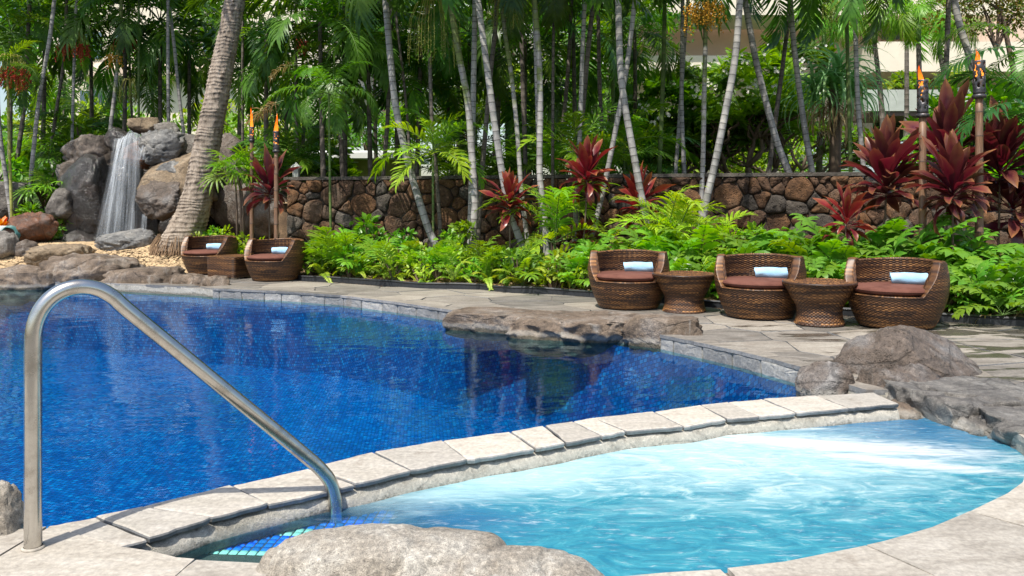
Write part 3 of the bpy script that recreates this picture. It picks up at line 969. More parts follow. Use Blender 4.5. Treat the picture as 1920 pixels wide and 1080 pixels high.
flagstones(near_deck, ndeck, seeds, (-4.6, 0.8, 5.2, 4.4), 0.005, M['near_deck'], M['near_deck'], 0.002, 0.02, 8)

# ---- stone veneer under the pool edge
def veneer(line, parent, zlo, zhi, w, seed, out=0.012, name='veneer_stone'):
    rr = random.Random(seed)
    pts = [Vector(p) for p in densify(line, 0.02)]
    L = [0]
    for i in range(len(pts) - 1):
        L.append(L[-1] + (pts[i + 1] - pts[i]).length)
    tot = L[-1]
    def at(s):
        import bisect
        j = min(len(pts) - 2, max(0, bisect.bisect(L, s) - 1))
        u = (s - L[j]) / max(1e-9, L[j + 1] - L[j])
        p = pts[j].lerp(pts[j + 1], u)
        t = (pts[min(j + 2, len(pts) - 1)] - pts[max(0, j - 1)]).normalized()
        return p, Vector((t.y, -t.x))
    seeds = []
    s = 0
    while s < tot:
        seeds.append((s + rr.uniform(-.25, .25) * w, (zlo + zhi) / 2 + rr.uniform(-.2, .2) * (zhi - zlo)))
        s += w * rr.uniform(0.7, 1.3)
    cells = voronoi_cells(seeds, (0, zlo, tot, zhi), 0.012)
    for c in cells:
        if c is None: continue
        c = clean(c, 0.01)
        if len(c) < 3 or area(c) < 0.002: continue
        rg = []
        for k in range(len(c)):
            A, B = Vector(c[k]), Vector(c[(k + 1) % len(c)])
            m = max(1, int((B - A).length / 0.06))
            for j in range(m):
                rg.append(A.lerp(B, j / m))
        cen = sum(rg, Vector((0, 0))) / len(rg)
        vs = []
        n = len(rg)
        for (f, o) in ((1.0, 0.0), (0.97, out * .8), (0.8, out), (0.4, out * 1.15)):
            for q in rg:
                q2 = cen + (q - cen) * f
                p, nn = at(q2.x)
                oo = o + (noise.noise(Vector((q2.x * 20, q2.y * 20, seed))) * 0.006 if f < 1 else 0)
                vs.append((p.x + nn.x * (oo + 0.001), p.y + nn.y * (oo + 0.001), q2.y))
        fs = [(k * n + i, k * n + (i + 1) % n, (k + 1) * n + (i + 1) % n, (k + 1) * n + i) for k in range(3) for i in range(n)]
        fs.append(tuple(range(3 * n, 4 * n)))
        obj(name, new_mesh(name, vs, fs, False), M['veneer'], parent)
vl = struct('pool_edge_veneer', new_mesh('pool_edge_veneer', [(-4.0, 10.75, -.2), (-3.9, 10.75, -.2), (-3.9, 10.75, -.16)], [(0, 1, 2)], False), M['mortar'])
veneer([g2(400, 541), g2(520, 546), g2(640, 554), g2(740, 566), g2(850, 582)], vl, -0.15, -0.024, 0.33, 4)
veneer([g2(1240, 628), g2(1380, 657), g2(1510, 690)], vl, -0.15, -0.024, 0.34, 9)
veneer([(2.04, 3.19), (2.24, 3.45), (2.38, 3.65), (2.44, 3.82), (2.49, 4.02), (2.7, 4.05)], vl, -0.20, -0.034, 0.28, 14)
# thin slate lip along the pool edge
for a_, b_ in ((g2(400, 541), g2(520, 546)), (g2(520, 546), g2(640, 554)), (g2(640, 554), g2(740, 566)), (g2(740, 566), g2(850, 582)), (g2(1240, 628), g2(1305, 641)), (g2(1305, 641), g2(1380, 657)), (g2(1380, 657), g2(1440, 671)), (g2(1440, 671), g2(1515, 691))):
    A, B = Vector((*a_, 0)), Vector((*b_, 0))
    t = (B - A).normalized(); nn = Vector((t.y, -t.x, 0))
    ring = []
    k = 12
    for i in range(k + 1):
        q = A.lerp(B, 0.004 + 0.992 * i / k)
        ring.append(q + nn * (0.022 + noise.noise(q * 9) * 0.010))
    for i in range(k, -1, -1):
        q = A.lerp(B, 0.004 + 0.992 * i / k)
        ring.append(q - nn * (0.13 + noise.noise(q * 7) * 0.03))
    mb = prism([(q.x, q.y) for q in ring], -0.022, 0.006, 0, 1)
    obj('edge_slate', mb.mesh('edge_slate', [M['flag'], M['slate_side']], False), None, vl)

# ---- submerged entry step of the spa, with its mosaic
stp = prism([(-1.7, 2.2), (-1.6, 2.95), (-0.95, 3.35), (-0.50, 3.6), (-0.42, 2.9), (-0.42, 2.1)], -0.9, -0.131, 0, 0)
st = struct('spa_step', stp.mesh('spa_step', [M['joint'], M['joint']], False), None)
tb = MB(); s_ = 0.0285
tb.add([(-s_ / 2, -s_ / 2, 0), (s_ / 2, -s_ / 2, 0), (s_ / 2, s_ / 2, 0), (-s_ / 2, s_ / 2, 0),
        (-s_ / 2 + .004, -s_ / 2 + .004, .005), (s_ / 2 - .004, -s_ / 2 + .004, .005), (s_ / 2 - .004, s_ / 2 - .004, .005), (-s_ / 2 + .004, s_ / 2 - .004, .005)],
       [(4, 5, 6, 7), (0, 1, 5, 4), (1, 2, 6, 5), (2, 3, 7, 6), (3, 0, 4, 7)])
tile_b = tb.mesh('step_tile_blue', M['step_blue'])
tile_m = tb.mesh('step_tile_mint', M['step_mint'])
c0 = Vector((-1.26, 2.86)); ax = Vector((1.0, -0.07)).normalized(); ay = Vector((-ax.y, ax.x))
ang = math.atan2(ax.y, ax.x)
ct = 0
for j in range(13):
    for i in range(24):
        q = c0 + ax * (i * 0.034) + ay * (j * 0.034)
        if q.x > -0.46 or (q.y - 2.59) > (q.x + 1.28) * 1.04 + .19 or ct >= 290:
            continue
        me = tile_m if (j == 0 or (5 <= j <= 6 and 11 <= i <= 14)) else tile_b
        obj('mosaic_tile', me, None, st, loc=(q.x, q.y, -0.130), rot=(rc.uniform(-.02, .02), rc.uniform(-.02, .02), ang))
        ct += 1

# ------------------------------------------------------------------ lava stone wall
wl = thing('lava_stone_wall', 'long low wall of brown lava stones with a concrete cap behind the planting bed', 'wall')
WX0, WX1 = -4.0, 9.5
def wall_pt(u):
    return (u, wall_line(u))
core = MB()
wp = [(WX0, wall_line(WX0)), (4.7, wall_line(4.7)), (WX1, wall_line(WX1))]
mb = prism([wp[0], wp[1], wp[2], (WX1, wp[2][1] + .34), (4.7, wp[1][1] + .35), (WX0, wp[0][1] + .35)], -0.2, 1.54)
obj('mortar_core', mb.mesh('mortar_core', [M['wall_mortar'], M['wall_mortar']], False), None, wl)
caps = []
for i in range(60):
    u = WX0 - 0.05 + (WX1 - WX0 + .1) * i / 59
    caps.append((u, wall_line(u) - 0.06 + noise.noise(Vector((u * 3, 0, 0))) * 0.05))
mb = prism(caps + [(WX1 + .05, wall_line(WX1) + .40), (4.7, wall_line(4.7) + .40), (WX0 - .05, wall_line(WX0) + .40)], 1.565, 1.62)
obj('wall_cap', mb.mesh('wall_cap', [M['concrete'], M['concrete']], False), None, wl)
rw = random.Random(21)
seeds = []; wts = []
tries = 0
while tries < 9000 and len(seeds) < 298:
    tries += 1
    u = rw.uniform(-4.0, 8.6); z = rw.uniform(0.25, 1.53)
    if u < -3.9 or (u / wall_line(u)) > 0.70: continue
    r = rw.choice([0.07, 0.09, 0.11, 0.13, 0.16, 0.20]) * (0.6 if z > 1.38 else 1)
    if all(math.hypot(u - a[0], (z - a[1])) > (r + b) * 0.80 for a, b in zip(seeds, wts)):
        seeds.append((u, z)); wts.append(r)
cells = voronoi_cells(seeds, (WX0, 0.0, WX1 - .5, 1.56), 0.008, wts)
for i, c in enumerate(cells):
    if c is None: continue
    c = clean(c, 0.015)
    if len(c) < 3 or area(c) < 0.004: continue
    rg = []
    cen = Vector((sum(p[0] for p in c) / len(c), sum(p[1] for p in c) / len(c)))
    per = sum((Vector(c[k]) - Vector(c[(k + 1) % len(c)])).length for k in range(len(c)))
    nn = 16
    acc = 0
    # even resample, then round the corners
    pts = densify([Vector(p) for p in c] + [Vector(c[0])], per / 60)
    rg = [pts[int(k * (len(pts) - 1) / nn)] for k in range(nn)]
    rg2 = []
    for k in range(nn):
        q = rg[k] * 0.8 + (rg[k - 1] + rg[(k + 1) % nn]) * 0.1
        w = 1 + 0.12 * noise.noise(Vector((q.x * 11, q.y * 11, 1)))
        rg2.append(cen + (q - cen) * w)
    depth = rw.uniform(0.03, 0.08) * min(1.2, per / 0.9 + .3)
    vs = []
    for (f, o) in ((1.0, -0.02), (0.975, 0.55), (0.84, 0.92), (0.45, 1.0)):
        for q in rg2:
            q2 = cen + (q - cen) * f
            oo = depth * o + ((noise.noise(Vector((q2.x * 8, q2.y * 8, 7))) * 0.045 + noise.noise(Vector((q2.x * 25, q2.y * 25, 3))) * 0.035) if f < 1 else 0)
            vs.append((q2.x, wall_line(q2.x) - oo, q2.y))
    vs.append((cen.x, wall_line(cen.x) - depth, cen.y))
    fs = [(k * nn + a, k * nn + (a + 1) % nn, (k + 1) * nn + (a + 1) % nn, (k + 1) * nn + a) for k in range(3) for a in range(nn)]
    fs += [(3 * nn + a, 3 * nn + (a + 1) % nn, 4 * nn) for a in range(nn)]
    me = new_mesh('stone', vs, fs)
    if sum(p.normal.y for p in me.polygons) > 0:
        me.flip_normals()
    obj('stone', me, M['lava_%d' % rw.choice([0, 0, 1, 1, 2])], wl)

# ------------------------------------------------------------------ boulders
def ico(n):
    import bmesh
    bm = bmesh.new()
    bmesh.ops.create_icosphere(bm, subdivisions=n, radius=1.0)
    v = [x.co.copy() for x in bm.verts]; f = [[y.index for y in x.verts] for x in bm.faces]
    bm.free()
    return v, f
ICO = {3: ico(3), 4: ico(4), 5: ico(5), 6: ico(6)}
def boulder_mesh(size, seed, sub=4, box=0.35, amp=0.17, freq=1.5, crease=0.15, flat=None, facets=7, ridge=.10):
    V, Fc = ICO[sub]
    off = Vector((seed * 13.7, seed * 5.1, seed * 9.3))
    sx, sy, sz = size
    sm = max(sx, sy, sz)
    vs = []
    for v in V:
        m = max(abs(v.x), abs(v.y), abs(v.z))
        q = v * (1 - box) + v * (box / m) * 0.82
        w = Vector((q.x * sx, q.y * sy, q.z * sz)) / sm
        d = noise.fractal(w * freq + off, 0.9, 2.1, 4) * amp
        rg = abs(noise.noise(w * freq * 1.7 + off * 2))
        d -= crease * 0.6 * max(0, 1 - rg * 6) ** 1.5
        d += ridge * ((1 - abs(noise.noise(Vector((w.x, w.y, w.z * 1.6)) * freq * 2.4 + off * 3)) * 1.6) ** 2 - .5)
        d += noise.fractal(w * freq * 6 + off, 0.8, 2.0, 3) * amp * 0.12
        k = 1 + d
        p = Vector((q.x * sx * k, q.y * sy * k, q.z * sz * k))
        vs.append(p)
    # split faces: shave the lump along a few planes
    rq = random.Random(seed * 17 + 3)
    for k_ in range(facets):
        nrm = Vector((rq.gauss(0, 1), rq.gauss(0, 1), rq.gauss(0, .8))).normalized()
        nrm = Vector((nrm.x / sx, nrm.y / sy, nrm.z / sz)).normalized()
        hmax = max(p.dot(nrm) for p in vs)
        hcut = hmax * rq.uniform(.62, .85)
        for p in vs:
            e = p.dot(nrm) - hcut
            if e > 0:
                p -= nrm * e * .82
    for ax_, s_ in ((0, sx), (1, sy), (2, sz)):
        lo = min(p[ax_] for p in vs); hi = max(p[ax_] for p in vs)
        for p in vs:
            p[ax_] = ((p[ax_] - lo) / (hi - lo) * 2 - 1) * s_
    if flat is not None:
        for p in vs:
            if p.z > flat: p.z = flat + (p.z - flat) * 0.2
    for p in vs:
        k_ = noise.fractal(p * 9 + off, .8, 2.1, 3) * .017 * min(1, sm) + noise.noise(p * 34 + off) * .005 * min(1, sm)
        p += p.normalized() * k_
    return new_mesh('boulder', vs, Fc)

def boulder(x0, x1, y0, y1, d, mat, seed, label, dr=0.8, sub=4, rz=0.0, group=None, tilt=0.0, name='boulder', **kw):
    """box of the photo (x0..x1, y0..y1) at distance d; dr = depth half-size over width half-size"""
    c = P((x0 + x1) / 2, (y0 + y1) / 2, d)
    hx = (x1 - x0) / 2 / F * d; hz = (y1 - y0) / 2 / F * d
    me = boulder_mesh((hx, hx * dr, hz), seed, sub, **kw)
    o = obj(name, me, M[mat], None, loc=c, rot=(0, tilt, rz))
    tag(o, label, 'rock', group)
    return o
B = boulder
wg = 'rocks of the waterfall'
B(170, 300, 245, 485, 16.4, 'rock_wet', 1, 'dark wet rock face directly behind the falling water', 0.6, 5, group=wg, box=.5)
B(108, 208, 288, 470, 15.4, 'rock_wet', 2, 'tall bulging dark wet rock left of the falling water', 0.8, 5, group=wg, crease=.18)
B(92, 142, 352, 412, 15.1, 'rock_grey', 3, 'small grey nose of rock sticking out left of the tall wet boulder', 0.9, 4, group=wg)
B(118, 232, 252, 345, 16.0, 'rock_brown', 4, 'sloping grey brown rock on the upper left shoulder of the waterfall', 0.8, 5, group=wg, tilt=-.35)
B(196, 246, 238, 285, 15.7, 'rock_wet', 40, 'low wet rock at the left end of the waterfall lip', 0.8, 4, group=wg)
B(242, 300, 220, 252, 16.1, 'rock_tan', 5, 'rounded pale rock perched on top of the waterfall', 0.8, 4, group=wg, amp=.1)
B(292, 338, 228, 268, 16.0, 'rock_grey', 6, 'dark rounded rock on top of the waterfall, right of the perched pale one', 0.8, 4, group=wg)
B(262, 352, 242, 312, 15.5, 'rock_streak', 7, 'rock streaked with white mineral crust right of the waterfall lip', 0.8, 5, group=wg, crease=.25)
B(232, 300, 262, 318, 15.6, 'rock_red', 8, 'rusty wet rock under the waterfall lip', 0.8, 4, group=wg)
B(150, 420, 300, 480, 17.0, 'rock_wet', 51, 'large dark rock mass at the back of the waterfall pile', 0.4, 5, group=wg, facets=8)
B(196, 262, 300, 350, 15.9, 'rock_wet', 52, 'wet dark rock behind the upper half of the fall', 0.8, 5, group=wg)
B(300, 360, 300, 345, 15.1, 'rock_streak', 53, 'crusted pale rock on top of the tan layered rock', 0.8, 5, group=wg)
B(110, 160, 300, 360, 15.8, 'rock_brown', 54, 'brown rock behind the grey nose of rock at the left', 0.8, 5, group=wg)
B(316, 402, 250, 330, 16.2, 'rock_grey', 9, 'grey rock between the white streaked rock and the big palm trunk', 0.8, 4, group=wg)
B(270, 412, 284, 400, 15.3, 'rock_tan', 10, 'big tan layered rock right of the falling water', 0.8, 5, group=wg, box=.5, tilt=-.15)
B(260, 345, 335, 415, 14.9, 'rock_brown', 11, 'round dark overhanging rock below the tan layered rock', 0.9, 5, group=wg)
B(300, 420, 380, 470, 16.3, 'rock_wet', 12, 'shaded wet rock under the overhang beside the palm foot', 0.7, 4, group=wg)
B(120, 190, 430, 490, 15.2, 'rock_wet', 41, 'low wet rock at the foot of the tall bulging boulder', 0.8, 4, group=wg)
B(380, 482, 248, 420, 16.2, 'rock_brown', 13, 'tall shaded boulder behind the palm trunk and the fan palm', 0.8, 5, group=wg)
B(400, 560, 340, 460, 15.6, 'rock_brown', 14, 'wide dark boulder behind the two chairs and fan palm', 0.6, 4, group=wg)
B(182, 292, 428, 486, 14.5, 'rock_streak', 15, 'pale blue grey boulder in front of the foot of the waterfall', 0.8, 5, rz=.3, group=wg, amp=.1)
B(52, 168, 456, 516, 13.7, 'rock_tan', 16, 'smooth flat topped tan boulder near the pool edge', 0.7, 5, group=wg, amp=.08, box=.5)
B(20, 112, 396, 462, 14.6, 'rock_red', 17, 'rusty brown jagged boulder left of the waterfall', 0.8, 5, group=wg, crease=.2)
B(-40, 56, 340, 420, 15.8, 'rock_grey', 18, 'large grey boulder at the left edge among the trunks', 0.8, 5, group=wg)
B(-30, 30, 432, 492, 13.9, 'rock_grey', 19, 'grey boulder cut by the left edge above the pool', 0.8, 4, group=wg)
B(14, 74, 448, 496, 14.1, 'rock_brown', 20, 'low dark boulder under the rusty jagged one', 0.8, 4, group=wg)
pg = 'boulders along the pool edge'
B(90, 262, 474, 556, 12.2, 'rock_pool', 22, 'humped brown boulder at the pool edge below the gravel', 0.7, 5, group=pg, amp=.12)
B(-60, 130, 496, 572, 12.0, 'rock_pool', 23, 'long low boulder on the waterline at the left edge', 0.5, 5, group=pg, box=.55)
B(185, 355, 500, 568, 11.8, 'rock_pool', 24, 'craggy boulder on the waterline left of the slate edge', 0.6, 5, group=pg, box=.45)
B(310, 402, 512, 566, 11.5, 'rock_pool', 25, 'grey rounded boulder on the waterline nearest the slate edge', 0.7, 4, group=pg)
B(366, 432, 516, 552, 11.2, 'rock_pool', 26, 'small boulder where the rocks meet the slate edge', 0.7, 4, group=pg)
B(845, 1030, 572, 640, 8.05, 'rock_pool', 27, 'left part of the long low boulder in the middle of the pool edge', 0.75, 5, rz=-.35, group=pg, box=.6, crease=.12, flat=.12)
B(960, 1215, 564, 668, 7.55, 'rock_pool', 28, 'big flat boulder overhanging the middle of the pool edge', 0.65, 6, rz=-.35, group=pg, box=.6, crease=.10, flat=.10)
B(1165, 1320, 580, 668, 7.05, 'rock_pool', 29, 'lumpy boulder at the left end of the stone veneered pool edge', 0.6, 5, rz=-.4, group=pg, flat=.14)
B(1495, 1602, 678, 790, 5.05, 'rock_brown', 30, 'small mossy boulder at the pool corner left of the biggest boulder', 0.8, 5, group=pg, amp=.08, facets=2, ridge=.03)
B(1552, 1842, 612, 850, 5.35, 'rock_brown', 31, 'biggest boulder, a smooth brown dome beside the right corner of the pool', 0.62, 6, group=pg, amp=.06, box=.1, facets=2, crease=.10, ridge=.03)
B(1600, 1800, 684, 850, 4.95, 'rock_brown', 36, 'grey lump at the foot of the biggest boulder by the coping end', 0.6, 5, group=pg)
def boulder_at(c, size, mat, seed, label, sub=5, rz=0.0, **kw):
    me = boulder_mesh(size, seed, sub, **kw)
    return tag(obj('boulder', me, M[mat], None, loc=c, rot=(0, 0, rz)), label, 'rock', pg)
boulder_at((2.70, 4.62, -.19), (.45, .36, .27), 'rock_ledge', 32, 'blocky grey ledge rock on the far side of the spa', 6, .1, box=.8, amp=.06, flat=.24, facets=4)
boulder_at((3.02, 4.16, -.21), (.58, .36, .27), 'rock_ledge', 33, 'flat topped grey ledge rock at the right edge above the spa', 6, -.1, box=.8, amp=.06, flat=.23, facets=4)
boulder_at((2.46, 4.32, -.22), (.12, .24, .22), 'rock_ledge', 37, 'narrow shaded rock between the grey ledges and the spa', 5, .2, box=.5, facets=3)
boulder_at((2.20, 4.60, -.16), (.16, .17, .15), 'rock_pool', 42, 'small pale lump where the coping ends against the grey ledge', 4, .3)
boulder_at((3.7, 4.7, -.20), (.6, .5, .26), 'rock_ledge', 39, 'low grey rock slab behind the ledge at the right edge', 5, .2, box=.8, amp=.06, flat=.22)
B(-70, 46, 900, 1085, 2.74, 'rock_near', 34, 'pale boulder behind the foot of the handrail at the left edge', 0.7, 5, amp=.1)
B(470, 965, 990, 1190, 2.46, 'rock_near', 35, 'broad flat pale boulder in front at the near edge of the spa', 0.42, 6, amp=.05, box=.25, facets=2, freq=.9, ridge=.03)
B(760, 1150, 1034, 1210, 2.36, 'rock_near', 38, 'lower pale boulder overlapping the broad near one on its right', 0.45, 6, amp=.05, box=.3, facets=2, freq=.9, ridge=.03)
# ------------------------------------------------------------------ woven furniture
def add_attr(me, name, vals):
    a = me.attributes.new(name, 'FLOAT', 'POINT')
    a.data.foreach_set('value', vals)

def weave_surface(name, path, na, seed, a0=0.0, a1=2 * math.pi, hfun=None, square=None):
    """path: list of (radius, z) rows from bottom to top; na stakes round; every row is one strand going over and under"""
    r_ = random.Random(seed)
    vs = []; fs = []; at = []
    closed = abs(a1 - a0 - 2 * math.pi) < 1e-6
    ns = na * 2
    for j in range(len(path) - 1):
        (ra, za), (rb, zb) = path[j], path[j + 1]
        tx, tz = rb - ra, zb - za
        L = math.hypot(tx, tz)
        if L < 1e-6: continue
        nx, nz = tz / L, -tx / L
        base = len(vs)
        val = 0.4; run = 0
        band = 0.5 + 0.5 * noise.noise(Vector((j * 0.31, seed, 0)))
        for k in range(ns + (0 if closed else 1)):
            if run <= 0:
                run = r_.randint(6, 26)
                val = min(1, max(0, r_.gauss(0.30 + 0.42 * band, 0.16)))
            run -= 1
            a = a0 + (a1 - a0) * k / ns
            ph = math.cos(math.pi * (k / 2.0 + j)) if k % 2 == 0 else 0.0
            ov = 0.0042 * ph
            ca, sa = math.cos(a), math.sin(a)
            hi = hfun(a) if hfun else 1e9
            for (f, o) in ((-0.08, -0.0022), (0.5, 0.0030), (1.08, -0.0022)):
                r = ra + tx * f + nx * (o + ov)
                z = za + tz * f + nz * (o + ov)
                x, y = r * ca, r * sa
                if square:
                    m = max(abs(ca), abs(sa))
                    k2 = 1 / (abs(ca) ** square + abs(sa) ** square) ** (1 / square)
                    x, y = r * ca * k2, r * sa * k2
                vs.append((x, y, min(z, hi)))
                at.append(min(1, max(0, val + (0.10 if ph > 0 else (-0.16 if ph < 0 else 0)))))  # weave shading in the colour: lighter passing over, darker passing under
        cnt = ns + (0 if closed else 1)
        for k in range(ns):
            k2 = (k + 1) % cnt
            for s_ in (0, 1):
                fs.append((base + k * 3 + s_, base + k2 * 3 + s_, base + k2 * 3 + s_ + 1, base + k * 3 + s_ + 1))
    me = new_mesh(name, vs, fs)
    add_attr(me, 'strand', at)
    me.materials.append(M['wicker'])
    return me

# barrel chair
def chair_r(z):
    t = z / 0.60
    return 0.300 + 0.135 * math.sin(min(1.0, t * 1.12 + 0.02) * math.pi * 0.62) ** 0.9 - 0.03 * max(0, t - .75) * 4 * (t - .75) * 4 * 0.6
HB, HF = 0.605, 0.30
def chair_h(a):
    """rim height by direction; the chair opens towards -Y of its own frame"""
    d = abs((a + math.pi / 2 + math.pi) % (2 * math.pi) - math.pi)       # 0 at the front
    return HF + (HB - HF) * min(1, max(0, (d - R(47)) / R(30))) - 0.02 * (1 - sst(R(100), R(180), d)) * (1 if d > R(95) else 0)
rows = 52
outer = weave_surface('woven_body', [(chair_r(0.012 + (HB - 0.012) * i / rows), 0.012 + (HB - 0.012) * i / rows) for i in range(rows + 1)], 98, 5, hfun=chair_h)
TH = 0.066
inner_rows = 32
inner = weave_surface('woven_inner', [(chair_r(HB - (HB - 0.25) * i / inner_rows) - TH, HB - (HB - 0.25) * i / inner_rows) for i in range(inner_rows + 1)], 76, 8, hfun=chair_h)
def rim_mesh():
    """rounded woven rim that follows the height of the shell all the way round"""
    na = 200; vs = []; fs = []; at = []
    rr = random.Random(4)
    val = .5
    for k in range(na):
        a = 2 * math.pi * k / na
        val = min(1, max(0, rr.gauss(.55, .2) + (.18 if k % 2 else -.18)))  # raised strands lighter, sunken ones darker: shading put into the colour
        h = chair_h(a)
        rmid = chair_r(h) - TH / 2
        # slope direction along the rim
        for s_ in range(9):
            b = math.pi * s_ / 8
            cb_ = math.cos(b)
            ro = math.copysign(abs(cb_) ** .45, cb_) * (TH / 2 + 0.001 + 0.004 * (k % 2))
            zo = math.sin(b) ** .6 * (0.010 + 0.003 * (k % 2)) - 0.004
            r = rmid + ro
            vs.append((r * math.cos(a), r * math.sin(a), h + zo))
            at.append(val)
    for k in range(na):
        k2 = (k + 1) % na
        for s_ in range(8):
            fs.append((k * 9 + s_, k2 * 9 + s_, k2 * 9 + s_ + 1, k * 9 + s_ + 1))
    me = new_mesh('woven_rim', vs, fs)
    add_attr(me, 'strand', at)
    me.materials.append(M['wicker'])
    return me
rim = rim_mesh()
cu = MB()
prof = [(0.0, 0.0), (0.32, 0.0), (0.352, 0.008), (0.368, 0.025), (0.370, 0.036), (0.362, 0.052), (0.335, 0.064), (0.25, 0.072), (0.12, 0.078), (0.001, 0.080)]
cu.lathe(prof, 48)
cushion = cu.mesh('cushion', M['canvas'])
for v_ in cushion.vertices:
    v_.co.z += noise.noise(v_.co * 5) * 0.006
pipe = MB()
pipe.tube([(0.371 * math.cos(2 * math.pi * k / 48), 0.371 * math.sin(2 * math.pi * k / 48), 0.036) for k in range(49)], 0.004, 5)
piping = pipe.mesh('piping', M['canvas'])
base_ = MB(); base_.lathe([(0.0, 0.25), (0.36, 0.25), (0.355, 0.235), (0.0, 0.235)], 32); base_.lathe([(0.0, 0.004), (0.29, 0.004), (0.30, 0.014)], 32)
seat_panel = base_.mesh('seat_panel', M['wicker'])

def towel_mesh():
    """terry towel folded over and rolled: a spiral seen at both ends, with a loose outer flap"""
    L = 0.27; n = 15; turns = 2.6; m = 64
    vs = []; fs = []
    for j in range(n + 1):
        y = -L / 2 + L * j / n
        for i in range(m + 1):
            t = i / m
            a = t * turns * 2 * math.pi + 0.6
            r = 0.010 + 0.042 * t
            w = (noise.noise(Vector((y * 9, a * 0.8, 2))) * 0.009 + noise.noise(Vector((y * 22, a * 2, 5))) * .004) * t
            end = 0.004 * noise.noise(Vector((a, y * 30, 9)))
            vs.append((math.cos(a) * (r + w) * 1.12, y + (end if j in (0, n) else 0) + 0.008 * math.sin(a * 1.0) * (1 if j in (0, n) else 0), math.sin(a) * (r + w) * 0.92 + 0.046))
    for j in range(n):
        for i in range(m):
            fs.append((j * (m + 1) + i, j * (m + 1) + i + 1, (j + 1) * (m + 1) + i + 1, (j + 1) * (m + 1) + i))
    me = new_mesh('towel', vs, fs)
    me.materials.append(M['terry'])
    return me
towel_me = towel_mesh()

def chair(x, y, rz, label, tlabel, trot):
    t = thing('barrel_armchair', label, 'armchair', (x, y, 0.002), rz, 'wicker barrel armchairs on the deck')
    obj('woven_body', outer, None, t)
    obj('woven_back', inner, None, t)
    obj('woven_rim', rim, None, t)
    obj('seat_panel', seat_panel, None, t)
    c = obj('cushion', cushion, None, t, loc=(0, -0.05, 0.312), rot=(0, 0, rz * 3))
    obj('piping', piping, None, c)
    m = Matrix.Translation((x, y, 0)) @ Matrix.Rotation(rz, 4, 'Z')
    w = m @ Vector((0.10, 0.06, 0.386))
    tag(obj('rolled_towel', towel_me, None, None, loc=w, rot=(0, 0, rz + trot), scale=(1.15, 1.15, 1.2)), tlabel, 'towel', 'rolled towels on the armchairs')
RZ = R(-34)
chair(3.53, 7.36, R(-42), 'wicker barrel armchair with brown cushion behind the biggest boulder, right of both round tables', 'pale blue rolled towel on the armchair behind the biggest boulder', R(112))
chair(2.47, 7.98, R(-27), 'wicker barrel armchair with brown cushion standing between the two round tables', 'pale blue rolled towel on the armchair between the two round tables', R(104))
chair(1.27, 8.72, R(-15), 'wicker barrel armchair with brown cushion left of both round tables, above the pool boulder', 'pale blue rolled towel on the armchair left of both round tables', R(100))
chair(-3.53, 11.92, R(-18), 'wicker barrel armchair right of the low square table, next to the ferns', 'pale blue rolled towel on the armchair right of the square table', R(105))
chair(-4.96, 13.12, R(-14), 'wicker barrel armchair left of the low square table, near the palm foot', 'pale blue rolled towel on the armchair left of the square table', R(100))

def round_table(x, y, label):
    t = thing('round_wicker_table', label, 'table', (x, y, 0.002), 0, 'round wicker side tables')
    obj('woven_body', tb_body, None, t)
    obj('table_top', tb_top, None, t)
    obj('woven_edge', tb_edge, None, t)
def tr_(z):
    t = z / 0.39
    return 0.225 - 0.030 * math.sin(min(1, t * 1.6) * math.pi) + 0.105 * max(0, (t - .35) / .65) ** 1.8
tb_body = weave_surface('woven_body', [(tr_(0.006 + 0.385 * i / 30), 0.006 + 0.385 * i / 30) for i in range(31)], 66, 12)
tb_top = weave_surface('table_top', [(max(0.002, 0.318 - 0.013 * i), 0.397 + 0.002 * math.sin(i)) for i in range(25)], 66, 13)
eb = MB(); eb.tube([(0.322 * math.cos(2 * math.pi * k / 96), 0.322 * math.sin(2 * math.pi * k / 96), 0.389) for k in range(97)], 0.011, 8, cap=False)
tb_edge = eb.mesh('woven_edge', M['wicker']); add_attr(tb_edge, 'strand', [0.3 + 0.25 * noise.noise(v_.co * 30) for v_ in tb_edge.vertices])
round_table(1.80, 8.36, 'waisted round wicker table just right of the leftmost of the three armchairs')
round_table(2.87, 7.47, 'waisted round wicker table just left of the armchair behind the biggest boulder')
t = thing('square_wicker_table', 'low square wicker table on small metal feet between the two left armchairs', 'table', (-4.27, 12.33, 0), R(-28))
obj('woven_body', weave_surface('woven_body', [(0.300 * (1 - .03 * i / 20), 0.335 - 0.30 * i / 22) for i in range(22, -1, -1)], 60, 17, square=14), None, t)
obj('table_top', weave_surface('table_top', [(max(0.002, 0.298 - 0.0135 * i), 0.338) for i in range(22)], 60, 18, square=14), None, t)
for sx in (-1, 1):
    for sy in (-1, 1):
        mb = MB(); mb.box((sx * 0.24, sy * 0.24, 0.018), (0.07, 0.05, 0.036))
        obj('foot', mb.mesh('foot', M['steel'], False), None, t)

# ------------------------------------------------------------------ spa handrail
X0, Y0, X1, Y1 = -1.538, 2.57, -0.690, 3.115
def rail_pt(px, py):
    k = (px - 960) / F
    tt = (k * Y0 - X0) / ((X1 - X0) - k * (Y1 - Y0))
    x = X0 + (X1 - X0) * tt; y = Y0 + (Y1 - Y0) * tt
    return Vector((x, y, H - (py - HZ) / F * y))
ctrl = [rail_pt(62, 1032), rail_pt(62, 880), rail_pt(62, 760), rail_pt(62, 668), rail_pt(64, 622), rail_pt(74, 588), rail_pt(93, 562), rail_pt(119, 545), rail_pt(150, 538), rail_pt(182, 542), rail_pt(211, 557), rail_pt(238, 581),
        rail_pt(330, 656), rail_pt(430, 738), rail_pt(520, 811), rail_pt(578, 859), rail_pt(602, 881), rail_pt(619, 903), rail_pt(627, 930), rail_pt(629, 960), rail_pt(629, 990)]
ctrl[0].z = -0.05; ctrl.append(Vector((X1, Y1, -0.5)))
